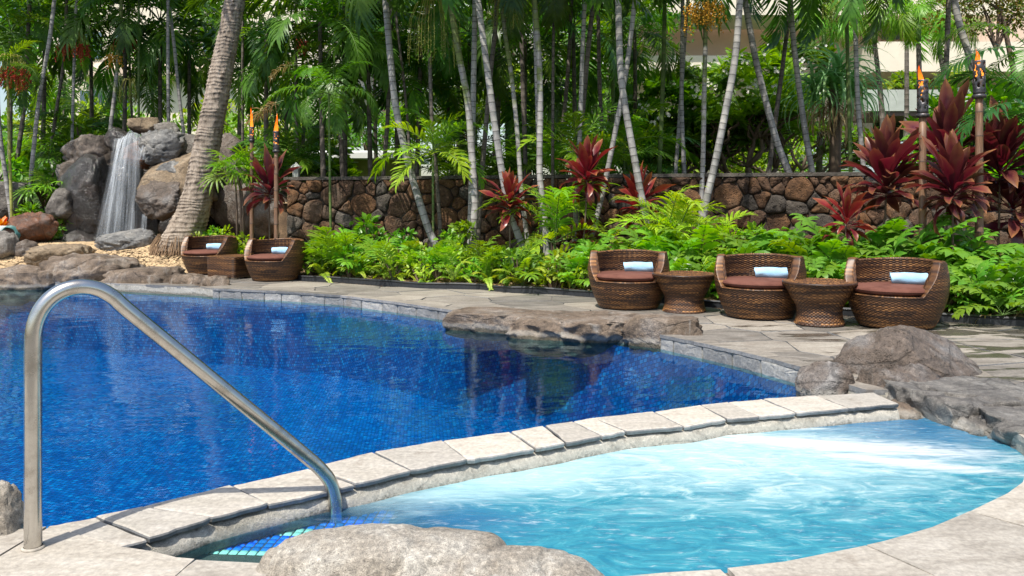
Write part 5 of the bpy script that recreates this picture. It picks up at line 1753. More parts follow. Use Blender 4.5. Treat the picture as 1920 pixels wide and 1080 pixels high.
# ------------------------------------------------------------------ slender ringed palms in front of and behind the wall
GF = None
bedz = 0.08
PL = [
 # pix, d, width, mat, label, seed, zbase, ztop, step
 ([(722, -10), (733, 120), (742, 200), (757, 270), (775, 340), (800, 420), (818, 462)], 12.7, 15, 'tr_grey', 'grey ringed palm trunk bending to the lower right, leftmost tall one of the bed', 1, .08),
 ([(843, -10), (860, 100), (877, 190), (884, 280), (888, 340), (890, 400), (882, 490)], 12.3, 15, 'tr_mix', 'palm trunk starting left of the upright pair and curving into its foot', 2, .08),
 ([(891, -10), (888, 150), (885, 300), (882, 420), (878, 500)], 12.6, 12.5, 'tr_grey', 'straight upright grey palm trunk with dark rings, left of the long leaning one', 3, .08),
 ([(895, -10), (915, 140), (930, 250), (950, 370), (975, 450), (1000, 515)], 11.9, 15, 'tr_grey', 'long grey palm trunk leaning to the lower right, foot by the yellow green palm leaf', 4, .08),
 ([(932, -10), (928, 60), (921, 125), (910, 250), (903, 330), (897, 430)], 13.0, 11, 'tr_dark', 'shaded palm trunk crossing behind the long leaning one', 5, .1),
 ([(939, -10), (948, 70), (960, 150), (970, 250), (977, 350), (985, 420), (992, 470)], 12.5, 10, 'tr_mix', 'slim yellow green to grey palm trunk left of the tight upright pair', 6, .08),
 ([(1001, -10), (1010, 100), (1013, 200), (1012, 325), (1022, 420), (1027, 515)], 11.8, 13, 'tr_mix', 'nearer trunk of the tight upright pair, greenish at the top', 7, .08),
 ([(1000, -10), (1004, 100), (1007, 200), (1011, 325), (1016, 440)], 12.4, 8, 'tr_grey', 'thinner trunk hidden just behind the tight upright pair', 8, .08),
 ([(1039, -10), (1037, 120), (1036, 350), (1033, 440)], 13.1, 7, 'tr_dark', 'very thin shaded trunk right of the tight upright pair', 9, .1),
 ([(1097, -10), (1092, 100), (1089, 200), (1085, 295), (1078, 430)], 12.7, 10, 'tr_grey', 'palm trunk ending behind the bright crimson ti plant', 10, .08),
 ([(1114, -10), (1104, 80), (1093, 200), (1082, 330)], 13.2, 11, 'tr_dark', 'brownish palm trunk just right of the one behind the crimson ti plant', 11, .1),
 ([(1159, -10), (1163, 125), (1172, 200), (1190, 300), (1205, 380), (1222, 440)], 11.6, 15, 'tr_grey', 'light grey palm trunk with the crossing partner, foot at the maroon ti plant', 12, .08),
 ([(1191, -10), (1180, 90), (1167, 175), (1145, 290), (1128, 370), (1110, 440)], 12.2, 11, 'tr_grey', 'pinkish grey palm trunk leaning to the lower left behind its crossing partner', 13, .08),
 ([(1247, -10), (1243, 150), (1236, 320), (1232, 400)], 14.6, 9.5, 'tr_green', 'upright green palm stem right of the crossing pair', 14, 1.1),
 ([(1291, -10), (1285, 60), (1279, 150), (1272, 250), (1266, 330)], 14.8, 8, 'tr_grey', 'left one of two slim trunks rising behind the wall under the yellow fruit', 15, 1.1),
 ([(1280, -10), (1279, 100), (1278, 200), (1283, 330)], 14.6, 9, 'tr_grey', 'right one of two slim trunks rising behind the wall left of the yellow fruit', 16, 1.1),
 ([(1324, -10), (1322, 100), (1320, 200), (1318, 300), (1314, 400)], 12.6, 10, 'tr_mix', 'slim palm under the yellow fruit, green above and grey below', 17, .08),
 ([(1388, -10), (1378, 110), (1360, 210), (1342, 300), (1328, 360), (1316, 415)], 11.6, 15, 'tr_grey', 'light grey palm trunk leaning to the lower left, left arm of the V', 18, .08),
 ([(1395, -10), (1407, 60), (1420, 125), (1441, 210), (1458, 270), (1478, 322)], 14.0, 14, 'tr_grey', 'grey palm trunk leaning to the lower right behind the wall, right arm of the V', 19, 1.1),
 ([(1482, -10), (1474, 70), (1464, 150), (1452, 240), (1442, 320)], 14.6, 9.5, 'tr_dark', 'slim dark trunk crossing the right arm of the V', 20, 1.1),
 ([(1481, -10), (1488, 80), (1499, 170), (1510, 250), (1523, 322)], 14.2, 12, 'tr_grey', 'grey palm trunk left of the hanging strap leaf crown', 21, 1.1),
 ([(1587, -10), (1589, 100), (1592, 200), (1595, 320)], 13.8, 8, 'tr_green', 'thin greenish stem in front of the strap leaf crown', 22, 1.1),
 ([(1602, -10), (1605, 100), (1609, 200), (1617, 290)], 13.4, 10, 'tr_grey', 'grey trunk just right of the thin greenish stem, left of the tall ti plant', 23, 1.1),
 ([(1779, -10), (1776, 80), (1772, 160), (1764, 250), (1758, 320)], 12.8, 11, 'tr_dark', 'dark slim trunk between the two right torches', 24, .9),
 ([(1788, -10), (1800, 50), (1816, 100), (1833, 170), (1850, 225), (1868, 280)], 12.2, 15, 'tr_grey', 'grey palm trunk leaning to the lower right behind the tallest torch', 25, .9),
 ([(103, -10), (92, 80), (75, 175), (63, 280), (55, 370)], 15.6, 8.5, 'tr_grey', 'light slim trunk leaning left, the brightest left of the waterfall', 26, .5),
 ([(56, -10), (52, 75), (45, 200), (32, 300)], 17.0, 9, 'tr_dark', 'shaded trunk between the fruiting palm and the brightest slim one at the left', 27, 1.0),
 ([(-8, 60), (-4, 200), (2, 270), (12, 340)], 15.4, 9, 'tr_grey', 'grey trunk cut by the left edge over the big grey boulder', 28, .5),
 ([(14, -10), (15, 175), (17, 260), (20, 345)], 15.2, 6, 'tr_yellow', 'thin yellow stem at the left edge under the red fruit', 29, .5),
 ([(125, -10), (122, 95), (107, 200), (98, 260), (92, 300)], 17.2, 7, 'tr_dark', 'slender trunk leaning left under the red fruit above the waterfall shoulder', 30, 1.0),
 ([(144, -10), (142, 25), (138, 150), (135, 265)], 16.8, 6, 'tr_grey', 'thin straight trunk through the dark red fruit left of the waterfall', 31, 1.0),
 ([(228, -10), (224, 75), (215, 175), (205, 255)], 17.0, 8, 'tr_mix', 'green topped trunk beside the yellow fruit above the waterfall', 32, 1.0),
 ([(260, -10), (260, 110), (260, 225)], 17.2, 5, 'tr_green', 'thin green stem standing over the perched pale rock', 33, 1.2),
 ([(315, -10), (315, 100), (316, 235)], 17.0, 7, 'tr_grey', 'straight thin trunk behind the dark rock on top of the waterfall', 34, 1.2),
 ([(320, 30), (327, 90), (336, 180), (346, 262)], 17.2, 7, 'tr_grey', 'thin trunk leaning right, close to the big coconut palm', 35, 1.2),
 ([(242, 60), (244, 150), (248, 232)], 18.5, 5, 'tr_dark', 'thin dark trunk over the waterfall lip', 36, 1.2),
 ([(455, -10), (455, 130), (455, 270)], 16.8, 6, 'tr_dark', 'thin dark stem just right of the big coconut palm', 37, 1.2),
 ([(555, 130), (556, 230), (560, 330)], 16.2, 7, 'tr_dark', 'dark ringed trunk behind the slim torches', 38, 1.1),
 ([(617, -10), (618, 150), (618, 300), (620, 430)], 13.4, 5.5, 'tr_green', 'thin bright green stem in front of the left end of the wall', 39, .1),
 ([(645, -10), (646, 150), (647, 335)], 16.0, 10, 'tr_dark', 'dark straight trunk behind the wall by the cottage', 40, 1.1),
 ([(728, 190), (725, 250), (718, 335)], 15.4, 9, 'tr_dark', 'dark grey trunk behind the wall left of the leftmost tall bending palm', 41, 1.1),
 ([(745, 50), (762, 200), (770, 335)], 15.2, 6, 'tr_dark', 'thin brown trunk right behind the leftmost tall bending palm', 42, 1.1),
 ([(798, -10), (805, 80), (809, 215), (818, 320), (826, 440)], 12.9, 8.5, 'tr_dark', 'slim shaded trunk growing out of the bright young palm', 43, .1),
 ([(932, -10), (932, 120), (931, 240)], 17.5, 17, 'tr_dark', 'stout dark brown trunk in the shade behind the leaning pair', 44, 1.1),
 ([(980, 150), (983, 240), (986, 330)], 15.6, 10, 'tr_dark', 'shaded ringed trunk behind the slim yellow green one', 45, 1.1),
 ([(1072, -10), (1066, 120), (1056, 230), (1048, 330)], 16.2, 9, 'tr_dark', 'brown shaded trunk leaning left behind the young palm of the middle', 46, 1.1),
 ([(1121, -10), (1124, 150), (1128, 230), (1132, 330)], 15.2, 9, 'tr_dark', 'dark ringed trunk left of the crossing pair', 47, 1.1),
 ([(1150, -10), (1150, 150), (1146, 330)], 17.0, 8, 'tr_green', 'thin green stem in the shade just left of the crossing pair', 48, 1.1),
]
tops = {}
for (pix, d, w, mat, lab, sd, zb) in PL:
    front = d < 14 or sd >= 26
    hz = 5.1 + (sd * 0.37) % 1.4 + (0.8 if d > 16 else 0)
    nf = 8 if d < 13.4 else 9
    if sd in (29, 39):
        hz = P(0, 130 if sd == 29 else 175, d).z - (d - 12) * .15; pix = [q for q in pix if q[1] > 160] if sd == 29 else [(617, 200)] + [q for q in pix if q[1] > 160]
    step = {'tr_grey': .115, 'tr_mix': .12, 'tr_dark': .13, 'tr_green': .30, 'tr_yellow': .16}[mat]
    t_, top, base = palm(pix, d, w, mat, lab, zb, hz + (d - 12) * .15, ('mid', 'dark', 'bright') if d > 13.5 else ('mid', 'dark'), nf, 'slender palms round the pool garden', sd, step, .95 if sd not in (29, 39) else .6, 1.025)
    tops[sd] = (t_, top, base)

def hang(key, px, py, d, mat, **kw):
    t_, top, base = tops[key]
    fruit(t_, P(px, py, d) - base, key, mat, **kw)
hang(29, 18, 105, 15.2, 'fruit_red', n=34, L=.5, spread=.38, drop=.62, bead=.020)
hang(28, 30, 118, 15.6, 'fruit_orange', n=12, spread=.25, drop=.6, bead=.018)
hang(31, 138, 62, 16.8, 'fruit_red', n=30, spread=.30, drop=.62, bead=.019)
hang(32, 212, 88, 17.0, 'fruit_orange', n=16, spread=.18, drop=.45, bead=.019)
hang(36, 238, 58, 18.0, 'fruit_red', n=18, spread=.32, drop=.5, bead=.017)
hang(33, 244, 150, 16.8, 'fruit_green', n=18, spread=.22, drop=.5, bead=.014)
hang(17, 1318, -18, 12.4, 'fruit_orange', n=36, spread=.33, drop=.62, bead=.019)
hang(43, 812, 0, 12.6, 'fruit_green', n=46, spread=.42, drop=1.0, bead=.011)
hang(6, 948, -18, 12.4, 'fruit_green', n=30, spread=.32, drop=.6, bead=.011)
hang(22, 1578, -15, 13.4, 'fruit_green', n=34, spread=.42, drop=.6, bead=.012)
hang(38, 566, 60, 16.0, 'fruit_red', n=14, spread=.12, drop=.45, bead=.018)

# ------------------------------------------------------------------ palms whose crowns hang into view behind
rb = random.Random(99)
CR = [(20, 60, 17), (85, 20, 18), (170, 70, 19), (235, 30, 18), (300, 40, 18.5), (355, 90, 19), (120, 150, 22), (285, 150, 21),
      (500, 50, 16.5), (540, 120, 17.5), (600, 40, 15.2), (635, 110, 15.6), (690, 70, 16), (745, 150, 17), (790, 60, 16.5), (840, 180, 18.5), (880, 60, 18), (950, 170, 19), (985, 60, 17), (1050, 160, 18.5), (1075, 50, 17), (1140, 180, 20), (1190, 60, 18), (1120, 90, 21), (700, 10, 20), (860, 10, 21), (570, 190, 20), (450, 130, 19)]
for i, (px, py, d) in enumerate(CR):
    c = P(px, py, d)
    t_ = thing('shade_palm', 'feather leaved palm, %s crown in the grove above %s' % ('high' if py < 100 else 'low', near(px, 'cr%d' % (py < 100))), 'palm tree', (c.x, c.y, 1.0), 0, 'palms of the dark grove behind')
    x0 = px + rb.uniform(-12, 12)
    trunk_obj(t_, [Vector(((x0 - px) / F * d, 0, 0)), Vector(((x0 - px) * .4 / F * d, 0, (c.z - 1) * .5)), Vector((0, 0, c.z - 1))], .055, .04, 'tr_dark', .2, i, 7)
    crown(t_, Vector((0, 0, c.z - 1)), 13, ['dark', 'mid', 'fish', 'bright'] if py < 150 else ['dark', 'mid', 'bright'], 200 + i, rb.uniform(.95, 1.2), 75, -35)
# understory clumps without a trunk to speak of
US = [(420, 330, 18), (500, 325, 17), (545, 300, 16.2), (840, 310, 16.5), (900, 330, 16), (960, 320, 16.8), (1040, 310, 16), (1100, 300, 17), (1180, 300, 16), (1225, 310, 17.5), (880, 280, 19), (1010, 270, 19),
      (20, 300, 19), (120, 285, 18), (180, 250, 20), (60, 300, 21)]
for i, (px, py, d) in enumerate(US):
    c = P(px, py, d)
    t_ = thing('clumping_palm', 'low leafy palm clump in the gap behind ' + near(px, 'us'), 'palm', (c.x, c.y, c.z - .25), 0, 'low palm clumps behind the wall')
    crown(t_, Vector((0, 0, 0)), 12, ['mid', 'dark', 'bright'] if i % 3 else ['mid', 'bright'], 400 + i, rb.uniform(.7, .95), 85, 15)

# ------------------------------------------------------------------ young bright palms
def clump(name, px, py, d, kinds, n, seed, label, sc=1.0, cat='palm', e0=80, e1=10, group=None, zb=None, mat='tr_green', stemr=.02):
    c = P(px, py, d)
    zb = .08 if zb is None else zb
    t_ = thing(name, label, cat, (c.x, c.y, zb), 0, group)
    if c.z - zb > .15:
        trunk_obj(t_, [Vector((0, 0, -.03)), Vector((0, 0, c.z - zb))], stemr * 1.1, stemr, mat, .12, seed, 7)
    crown(t_, Vector((0, 0, max(0, c.z - zb))), n, kinds, seed, sc, e0, e1)
    return t_
clump('young_palm', 812, 285, 12.7, ['bright', 'lime'], 14, 61, 'bright green young palm with a spreading crown over the left part of the wall', .85, e0=85, e1=-15)
clump('young_palm', 1085, 285, 12.9, ['bright', 'lime'], 9, 62, 'bright young palm fanning out above and left of the crimson ti plant', .95, e0=80, e1=0)
clump('young_palm', 1170, 270, 13.6, ['bright'], 7, 63, 'young palm with broad backlit leaves between the crossing trunks', .75, e0=70, e1=0, zb=1.1)
clump('young_palm', 1030, 400, 12.0, ['lime'], 7, 64, 'yellow green palm leaf arching left over the dark red ti plant', .8, e0=65, e1=5)
clump('young_palm', 1245, 455, 11.2, ['lime', 'yel'], 13, 65, 'sunlit yellow green palm clump at the foot of the light grey trunk', .95, e0=85, e1=15)
clump('young_palm', 1040, 455, 11.7, ['bright', 'lime'], 10, 66, 'narrow leaved green palm clump behind the leftmost of the three armchairs', .9, e0=85, e1=15)
clump('young_palm', 1270, 440, 10.9, ['lime', 'yel'], 9, 70, 'yellow green palm clump whose leaf arches right below the leaning trunk foot', .8, e0=70, e1=5)
clump('young_palm', 1340, 455, 10.6, ['lime'], 8, 71, 'small lime palm clump above the left round table', .6, e0=75, e1=20)
clump('young_palm', 1130, 330, 13.4, ['bright', 'lime'], 9, 73, 'bright palm leaves behind the crimson ti plant on its right', .8, e0=80, e1=10, zb=1.1)
# dark big leaved fronds at the right edge and hanging dead leaf
clump('arching_palm', 1960, 200, 9.4, ['big'], 9, 68, 'dark feather palm reaching in from the right edge behind the tallest torch', .62, e0=60, e1=-25)
clump('arching_palm', 1930, 90, 11.5, ['big', 'mid'], 9, 69, 'higher feather palm hanging in from the right edge', .7, e0=50, e1=-40)
for i, (px, py, d, rz_, s_) in enumerate([(520, 188, 14.2, 3.3, .75), (545, 120, 14.6, 3.6, .6), (515, 192, 14.0, 2.9, .5), (1183, 40, 12.2, .2, .5)]):
    o = obj('fallen_frond', FR['dry'][i % 2], None, None, loc=P(px + 12, py, d), rot=(0.3, 0.25 if i < 3 else 1.1, rz_), scale=s_)
    tag(o, ['dry straw coloured palm frond caught above the left slim torch', 'small curled dry frond hanging among leaves right of the coconut trunk', 'short dry frond just under the straw coloured one above the left slim torch', 'brown dead frond hanging between the crossing trunks'][i], 'palm frond')

# ------------------------------------------------------------------ ti plants
def ti(px, py, d, r_px, n, key, seed, label, stem_to=None, e0=88, e1=5, up=1.0):
    c = P(px, py, d); zb = .08
    t_ = thing('ti_plant', label, 'plant', (c.x, c.y, zb), 0, 'red ti plants in the bed')
    rg = random.Random(seed)
    h = c.z - zb
    bx = 0 if stem_to is None else (stem_to - px) / F * d
    mb = MB()
    mb.tube([Vector((bx, 0, -.05)), Vector((bx * .7, .02, h * .4)), Vector((bx * .1, 0, h * .8)), Vector((0, 0, h + .10))], [.016, .014, .012, .009], 7)
    obj('stem', mb.mesh('stem', M['stem_brown']), None, t_)
    sc = r_px / F * d / .50 * 1.12
    for i in range(n):
        k = (i + .5) / n
        el = R(e0 + (e1 - e0) * k + rg.uniform(-9, 9))
        az = i * 2.399 + rg.uniform(-.25, .25)
        me = TI[key][min(5, max(0, int(k * 5.0 + rg.uniform(-1.2, 1.4))))]
        obj('leaf', me, None, t_, loc=(0, 0, h + .12 * (1 - k) * sc * 1.5 + rg.uniform(-.01, .01)), rot=(rg.uniform(-.6, .6), -el, az), scale=sc * rg.uniform(.62, 1.1) * (0.8 + .3 * math.sin(math.pi * min(1, k + .25))))
ti(505, 375, 13.2, 66, 42, 'lf_ti_dark', 1, 'dull maroon ti plant behind the two slim torches', None, 80, -5)
ti(956, 402, 11.7, 60, 38, 'lf_ti', 2, 'dark red ti plant crossed by the long leaning trunk', None, 85, -10)
ti(1100, 350, 11.5, 62, 50, 'lf_ti', 3, 'round bright crimson ti plant standing in front of the wall top', 1092, 85, -25)
ti(1092, 462, 11.6, 46, 18, 'lf_ti_dark', 4, 'shaded ti plant low under the round bright crimson one', None, 60, -10)
ti(1198, 400, 11.8, 62, 36, 'lf_ti', 5, 'deep red ti plant behind the foot of the light grey crossing trunk', None, 85, -10)
ti(1586, 434, 9.2, 62, 30, 'lf_ti', 6, 'small rose red ti plant with orange tipped lower leaves above the right round table', 1583, 85, -25)
ti(1662, 372, 9.8, 98, 66, 'lf_ti_dark', 7, 'tall upright maroon ti plant left of the lower torch', 1640, 88, 5)
ti(1786, 384, 8.9, 90, 60, 'lf_ti_dark', 8, 'spreading purple red ti plant directly between the two right torches', 1790, 86, -12)
ti(1776, 318, 10.0, 106, 60, 'lf_ti_dark', 9, 'larger maroon ti plant at the back between the two right torches', None, 88, 5)
ti(1874, 344, 9.8, 104, 60, 'lf_ti_dark', 10, 'maroon ti plant just right of the tallest torch', None, 85, 0)
ti(1898, 420, 9.9, 104, 30, 'lf_ti_dark', 11, 'low dark ti plant in the shade at the right edge', None, 60, -25)

# ------------------------------------------------------------------ fan palm by the coconut trunk
def fan_mesh(seed):
    rg = random.Random(seed); mb = MB()
    n = 11
    for i in range(n):
        a = (i / (n - 1) - .5) * 3.6 + rg.uniform(-.05, .05)
        l = .40 * (1 - .25 * abs(a) / 1.9) * rg.uniform(.9, 1.05); w = .034
        d = Vector((math.cos(a), math.sin(a), 0)); s = Vector((-math.sin(a), math.cos(a), 0))
        q0 = d * .02; q1 = d * l * .45 + Vector((0, 0, .02)); q2 = d * l * .8 + Vector((0, 0, -.02)); q3 = d * l + Vector((0, 0, -.07))
        mb.add([q0, q1 - s * w * .5 + Vector((0, 0, .008)), q1, q1 + s * w * .5 + Vector((0, 0, .008)), q2 - s * w * .35, q2, q2 + s * w * .35, q3],
               [(0, 1, 2), (0, 2, 3), (1, 4, 5, 2), (2, 5, 6, 3), (4, 7, 5), (5, 7, 6)])
    return mb.mesh('fan_leaf', M['lf_bright'])
FAN = [fan_mesh(i) for i in range(3)]
def fan_palm(px, py, d, n, rad, seed, label, zb=.3, stems=3):
    c = P(px, py, d)
    t_ = thing('fan_palm', label, 'palm', (c.x, c.y, zb), 0)
    rg = random.Random(seed); h = c.z - zb
    for s_ in range(stems):
        mb = MB(); bx = rg.uniform(-.25, .35); mb.tube([Vector((bx * 1.1, 0, -.1)), Vector((bx, 0, h * .6)), Vector((bx * .8, 0, h))], [.02, .018, .014], 7)
        obj('stem', mb.mesh('stem', M['stem_brown']), None, t_)
    for i in range(n):
        az = rg.uniform(0, 6.28); el = rg.uniform(-.35, 1.2); r = rad * rg.uniform(.35, 1)
        p = Vector((math.cos(az) * math.cos(el) * r, math.sin(az) * math.cos(el) * r * .6, h + math.sin(el) * r * .8))
        st = MB(); st.tube([Vector((0, 0, h - .1)), Vector((p.x * .5, p.y * .5, (h + p.z) / 2 + .05)), p], [.005, .004, .004], 4, cap=False)
        lf = obj('fan_leaf', FAN[i % 3], None, t_, loc=p, rot=(rg.uniform(-.9, .2), -el * .5 + rg.uniform(-.2, .4), az), scale=rg.uniform(.8, 1.15))
        obj('leaf_stalk', st.mesh('leaf_stalk', M['stem']), None, t_)
fan_palm(430, 325, 13.4, 24, .42, 5, 'bright fan leaved palm between the coconut trunk and the slim torches')
fan_palm(95, 355, 15.6, 16, .5, 6, 'fan leaved palm with some dry tips left of the tall wet boulder', .5)
fan_palm(120, 290, 17.0, 14, .5, 7, 'fan leaved palm higher up behind the left shoulder of the waterfall', .8)

# ------------------------------------------------------------------ bed plants
def fernplant(px, py, d, kinds, n, sc, seed, label, group, name='fern', z=None, e0=85, e1=10):
    zz = .07 if z is None else z
    y = d; x = (px - 960) / F * d
    t_ = thing(name, label, 'fern' if name == 'fern' else 'plant', (x, y, zz), 0, group)
    crown(t_, Vector((0, 0, 0)), n, kinds, seed, sc, e0, e1)
    if seed % 3 == 0:
        crown(t_, Vector((0, 0, 0)), 2, ['dryfern'], seed + 5, sc, 20, -15)
SH = [bush_mesh(i, 150, (.22, .2, .2), .10, 'lf_bright', 9, False) for i in (1, 2)] + [bush_mesh(3, 150, (.24, .2, .22), .085, 'lf_yel', 9, False), bush_mesh(4, 170, (.25, .22, .22), .11, 'lf_fern', 9, False)]
def shrub(px, d, k, sc, label, group, seed, hz=None):
    x = (px - 960) / F * d
    z = .07 + .2 * sc if hz is None else hz
    o = obj('leafy_shrub', SH[k], None, None, loc=(x, d, z), rot=(0, 0, seed * 1.7), scale=sc)
    tag(o, label, 'shrub', group)
rp_ = random.Random(31)
fg = 'lobed ferns in the bed behind the three armchairs'
# right part: lobed ferns, two to three rows deep
for i in range(44):
    px = 1085 + (i * 19.6) % 850 + rp_.uniform(-10, 10)
    x0 = edge_y((px - 960) / F * 9)
    row = i % 3
    d = None
    # distance just behind the edging at this column
    dd = 8.0
    for _ in range(6):
        dd = edge_y((px - 960) / F * dd)
    d = dd + 0.38 + row * .55 + rp_.uniform(-.12, .12)
    sun = px < 1560
    kinds = ['fern', 'fernl'] if sun else ['fern']  # sunlight put into leaf colour: brighter fronds in the sunny part
    fernplant(px, 0, d, kinds, 11, (.90 + .26 * row) * rp_.uniform(.8, 1.25), 500 + i, 'lobed green fern, %s row, by %s' % (['front', 'middle', 'back'][row], near(px, 'f%d' % row)), fg, z=.05)
sgp = 'sword ferns along the black edging'
for i in range(24):
    px = 610 + i * 20.5 + rp_.uniform(-9, 9)
    dd = 11.0
    for _ in range(6):
        dd = edge_y((px - 960) / F * dd)
    if 838 < px < 900 and i % 2: continue
    d = dd + .30 + (i % 3) * .32
    if i % 4 == 1:
        shrub(px, d - .08, (i // 4) % 3, rp_.uniform(.8, 1.1), 'lime leafy shrub at the front of the bed, by ' + near(px, 'fs'), sgp, i + 200, .16)
        continue
    fernplant(px, 0, d, ['sword', 'swordy'] if i % 2 else ['swordy', 'cut'], 12, rp_.uniform(.7, 1.0), 600 + i, 'yellow green sword fern %s the black edging, below %s' % (['right at', 'just behind', 'two steps behind'][i % 3], near(px, 's%d' % (i % 3))), sgp, e0=75, e1=5)
mg = 'mixed leafy shrubs in the middle of the bed'
for i in range(34):
    px = 585 + i * 15.5 + rp_.uniform(-8, 8)
    dd = 11.0
    for _ in range(6):
        dd = edge_y((px - 960) / F * dd)
    d = dd + .35 + (i * 7 % 5) * .36
    shrub(px, d, (i * 3) % 4, rp_.uniform(.7, 1.15), 'small leafy shrub among the sword ferns, close to ' + near(px, 'm'), mg, i)
for i in range(16):
    px = 1120 + i * 50 + rp_.uniform(-12, 12)
    dd = 8.0
    for _ in range(6):
        dd = edge_y((px - 960) / F * dd)
    shrub(px, dd + 1.3 + (i % 3) * .4, [0, 3, 1][i % 3], rp_.uniform(.9, 1.3), 'leafy green shrub behind the lobed ferns, next to ' + near(px, 'l'), 'leafy shrubs behind the lobed ferns', i + 50)
for i in range(15):
    px = 1110 + i * 54 + rp_.uniform(-14, 14)
    dd = 8.0
    for _ in range(6):
        dd = edge_y((px - 960) / F * dd)
    shrub(px, dd + .3 + (i % 3) * .28, [2, 0, 1, 3][i % 4], rp_.uniform(.6, .95), 'small broad leaved plant between the lobed ferns by ' + near(px, 'bl'), 'broad leaved plants between the lobed ferns', i + 90)
for i in range(14):
    x = 5.0 + i * .28
    fernplant(960 + x / (edge_y(x) + .4 + (i % 3) * .55) * F, 0, edge_y(x) + .4 + (i % 3) * .55, ['fern'], 10, 1.0, 760 + i, 'lobed green fern past the right edge, %s counting away from the rightmost ti plant' % ['first', 'second', 'third', 'fourth', 'fifth', 'sixth', 'seventh', 'eighth', 'ninth', 'tenth', 'eleventh', 'twelfth', 'thirteenth', 'fourteenth'][i], 'lobed ferns past the right edge', z=.05)
# named plants
fernplant(608, 0, 12.3, ['cut', 'sword'], 26, 1.15, 701, 'tall feathery green plant just right of the armchair beside the square table', None, name='feathery_plant')
fernplant(640, 0, 12.0, ['cut'], 18, .95, 702, 'second feathery plant, right of the tallest feathery one', None, name='feathery_plant')
shrub(585, 12.4, 0, 1.2, 'leafy shrub at the left end of the bed touching the armchair', None, 3)
shrub(850, 11.9, 0, 1.25, 'bushy green shrub with pointed leaves left of the upright trunk pair', None, 5, .45)
shrub(868, 12.1, 1, 1.1, 'taller bushy shrub right against the upright trunk pair', None, 8, .62)
shrub(690, 13.2, 3, 1.3, 'dark green climber leaning on the wall left of the bending palm', None, 9, .62)
shrub(662, 13.4, 3, .9, 'smaller green climber on the wall beside the dark green one', None, 11, .35)
shrub(757, 13.0, 3, .9, 'trailing green climber on the wall just left of the bending palm foot', None, 12, .50)
shrub(762, 13.0, 3, .8, 'lower part plant under the trailing climber by the bending palm foot', None, 13, .22)
shrub(1405, 10.4, 0, 1.35, 'bright green shrub in front of the wall above the middle armchair', None, 14, .55)
shrub(1345, 10.2, 3, 1.2, 'glossy green shrub between the leaning trunk foot and the bright shrub', None, 15, .42)
# lime ground cover behind the left chairs
for i in range(9):
    px = [372, 395, 420, 372, 448, 462, 480, 500, 535][i]
    shrub(px, [14.0, 14.2, 14.1, 13.9, 13.8, 13.4, 13.3, 13.1, 13.2][i], [2, 0, 2, 2, 0, 2, 2, 0, 1][i], [.9, 1.0, 1, .8, .9, 1.1, 1, .9, .9][i], 'lime green leafy plant in the row behind ' + near(px, 'lp'), 'lime plants behind the left armchairs', i + 80, [.40, .50, .48, .35, .40, .36, .30, .28, .28][i])
# broad lobed leaf lying over the edging at the right
fernplant(1880, 0, 7.35, ['fernl'], 7, .95, 720, 'light green lobed fern spilling over the edging at the right edge', None, z=.10, e0=40, e1=-10)
fernplant(1845, 0, 7.75, ['fern', 'fernl'], 12, 1.0, 721, 'lobed fern right of the armchair behind the biggest boulder', None, z=.06)
# croton at the left edge
t_ = thing('croton_plant', 'orange and yellow leaved croton cut by the left edge', 'plant', (P(2, 430, 14.6).x, 14.6, .42))
for i in range(26):
    obj('leaf', ORG[i % 2], None, t_, loc=(0, 0, .12 + .012 * i % .2), rot=(rp_.uniform(-.3, .3), -R(80 - i * 3), i * 2.4), scale=rp_.uniform(1.0, 1.5))
for i, (px, py, d) in enumerate([(60, 400, 15.4), (85, 340, 16.2), (30, 330, 16.6), (150, 250, 17.2), (120, 395, 15.2), (95, 430, 14.9)]):
    c = P(px, py, d)
    o = obj('leafy_shrub', SH[(i * 2 + 1) % 4], None, None, loc=c, rot=(0, 0, i), scale=[1.3, 1.8, 2.0, 1.8, 1.2, .8][i])
    tag(o, 'green leafy shrub among the rocks near ' + near(px, 'wr'), 'shrub', 'shrubs left of the waterfall')
    o.location.z -= .1

# gravel, litter, edging
def chips(name, n, fz, rng, size, mat, flatk=.35):
    rg = random.Random(5); mb = MB()
    for i in range(n):
        x, y = rng(rg)
        z = fz(x, y)
        s = size * rg.uniform(.5, 1.3)
        a = rg.uniform(0, 6.28); ca, sa = math.cos(a), math.sin(a)
        e = rg.uniform(.5, 1)
        v = [(ca * s, sa * s, 0), (-sa * s * e, ca * s * e, rg.uniform(0, s * .3)), (-ca * s, -sa * s, 0), (sa * s * e, -ca * s * e, rg.uniform(0, s * .3)), (0, 0, s * flatk * 1.6)]
        mb.add([(x + q[0], y + q[1], z + q[2]) for q in v], [(0, 1, 4), (1, 2, 4), (2, 3, 4), (3, 0, 4)])
    o = obj(name, mb.mesh(name, mat, False), None)
    o['kind'] = 'stuff'
    return o
chips('tan_gravel', 15000, lambda x, y: ground_h(x, y) + .004, lambda r: (r.uniform(-9.5, -4.0), 13.12 + 2.0 * r.random() ** 1.3), .035, M['gravel'])
chips('dry_leaf_litter', 9000, lambda x, y: ground_h(x, y) + .003, lambda r: (lambda x: (x, edge_y(x) + .06 + 1.6 * r.random()))(r.uniform(-4.1, 5.5)), .03, M['litter'], .2)
me = MB()
ep = densify([Vector((p[0], p[1])) for p in EDGE[2:]], .03)
vs = []; fs = []
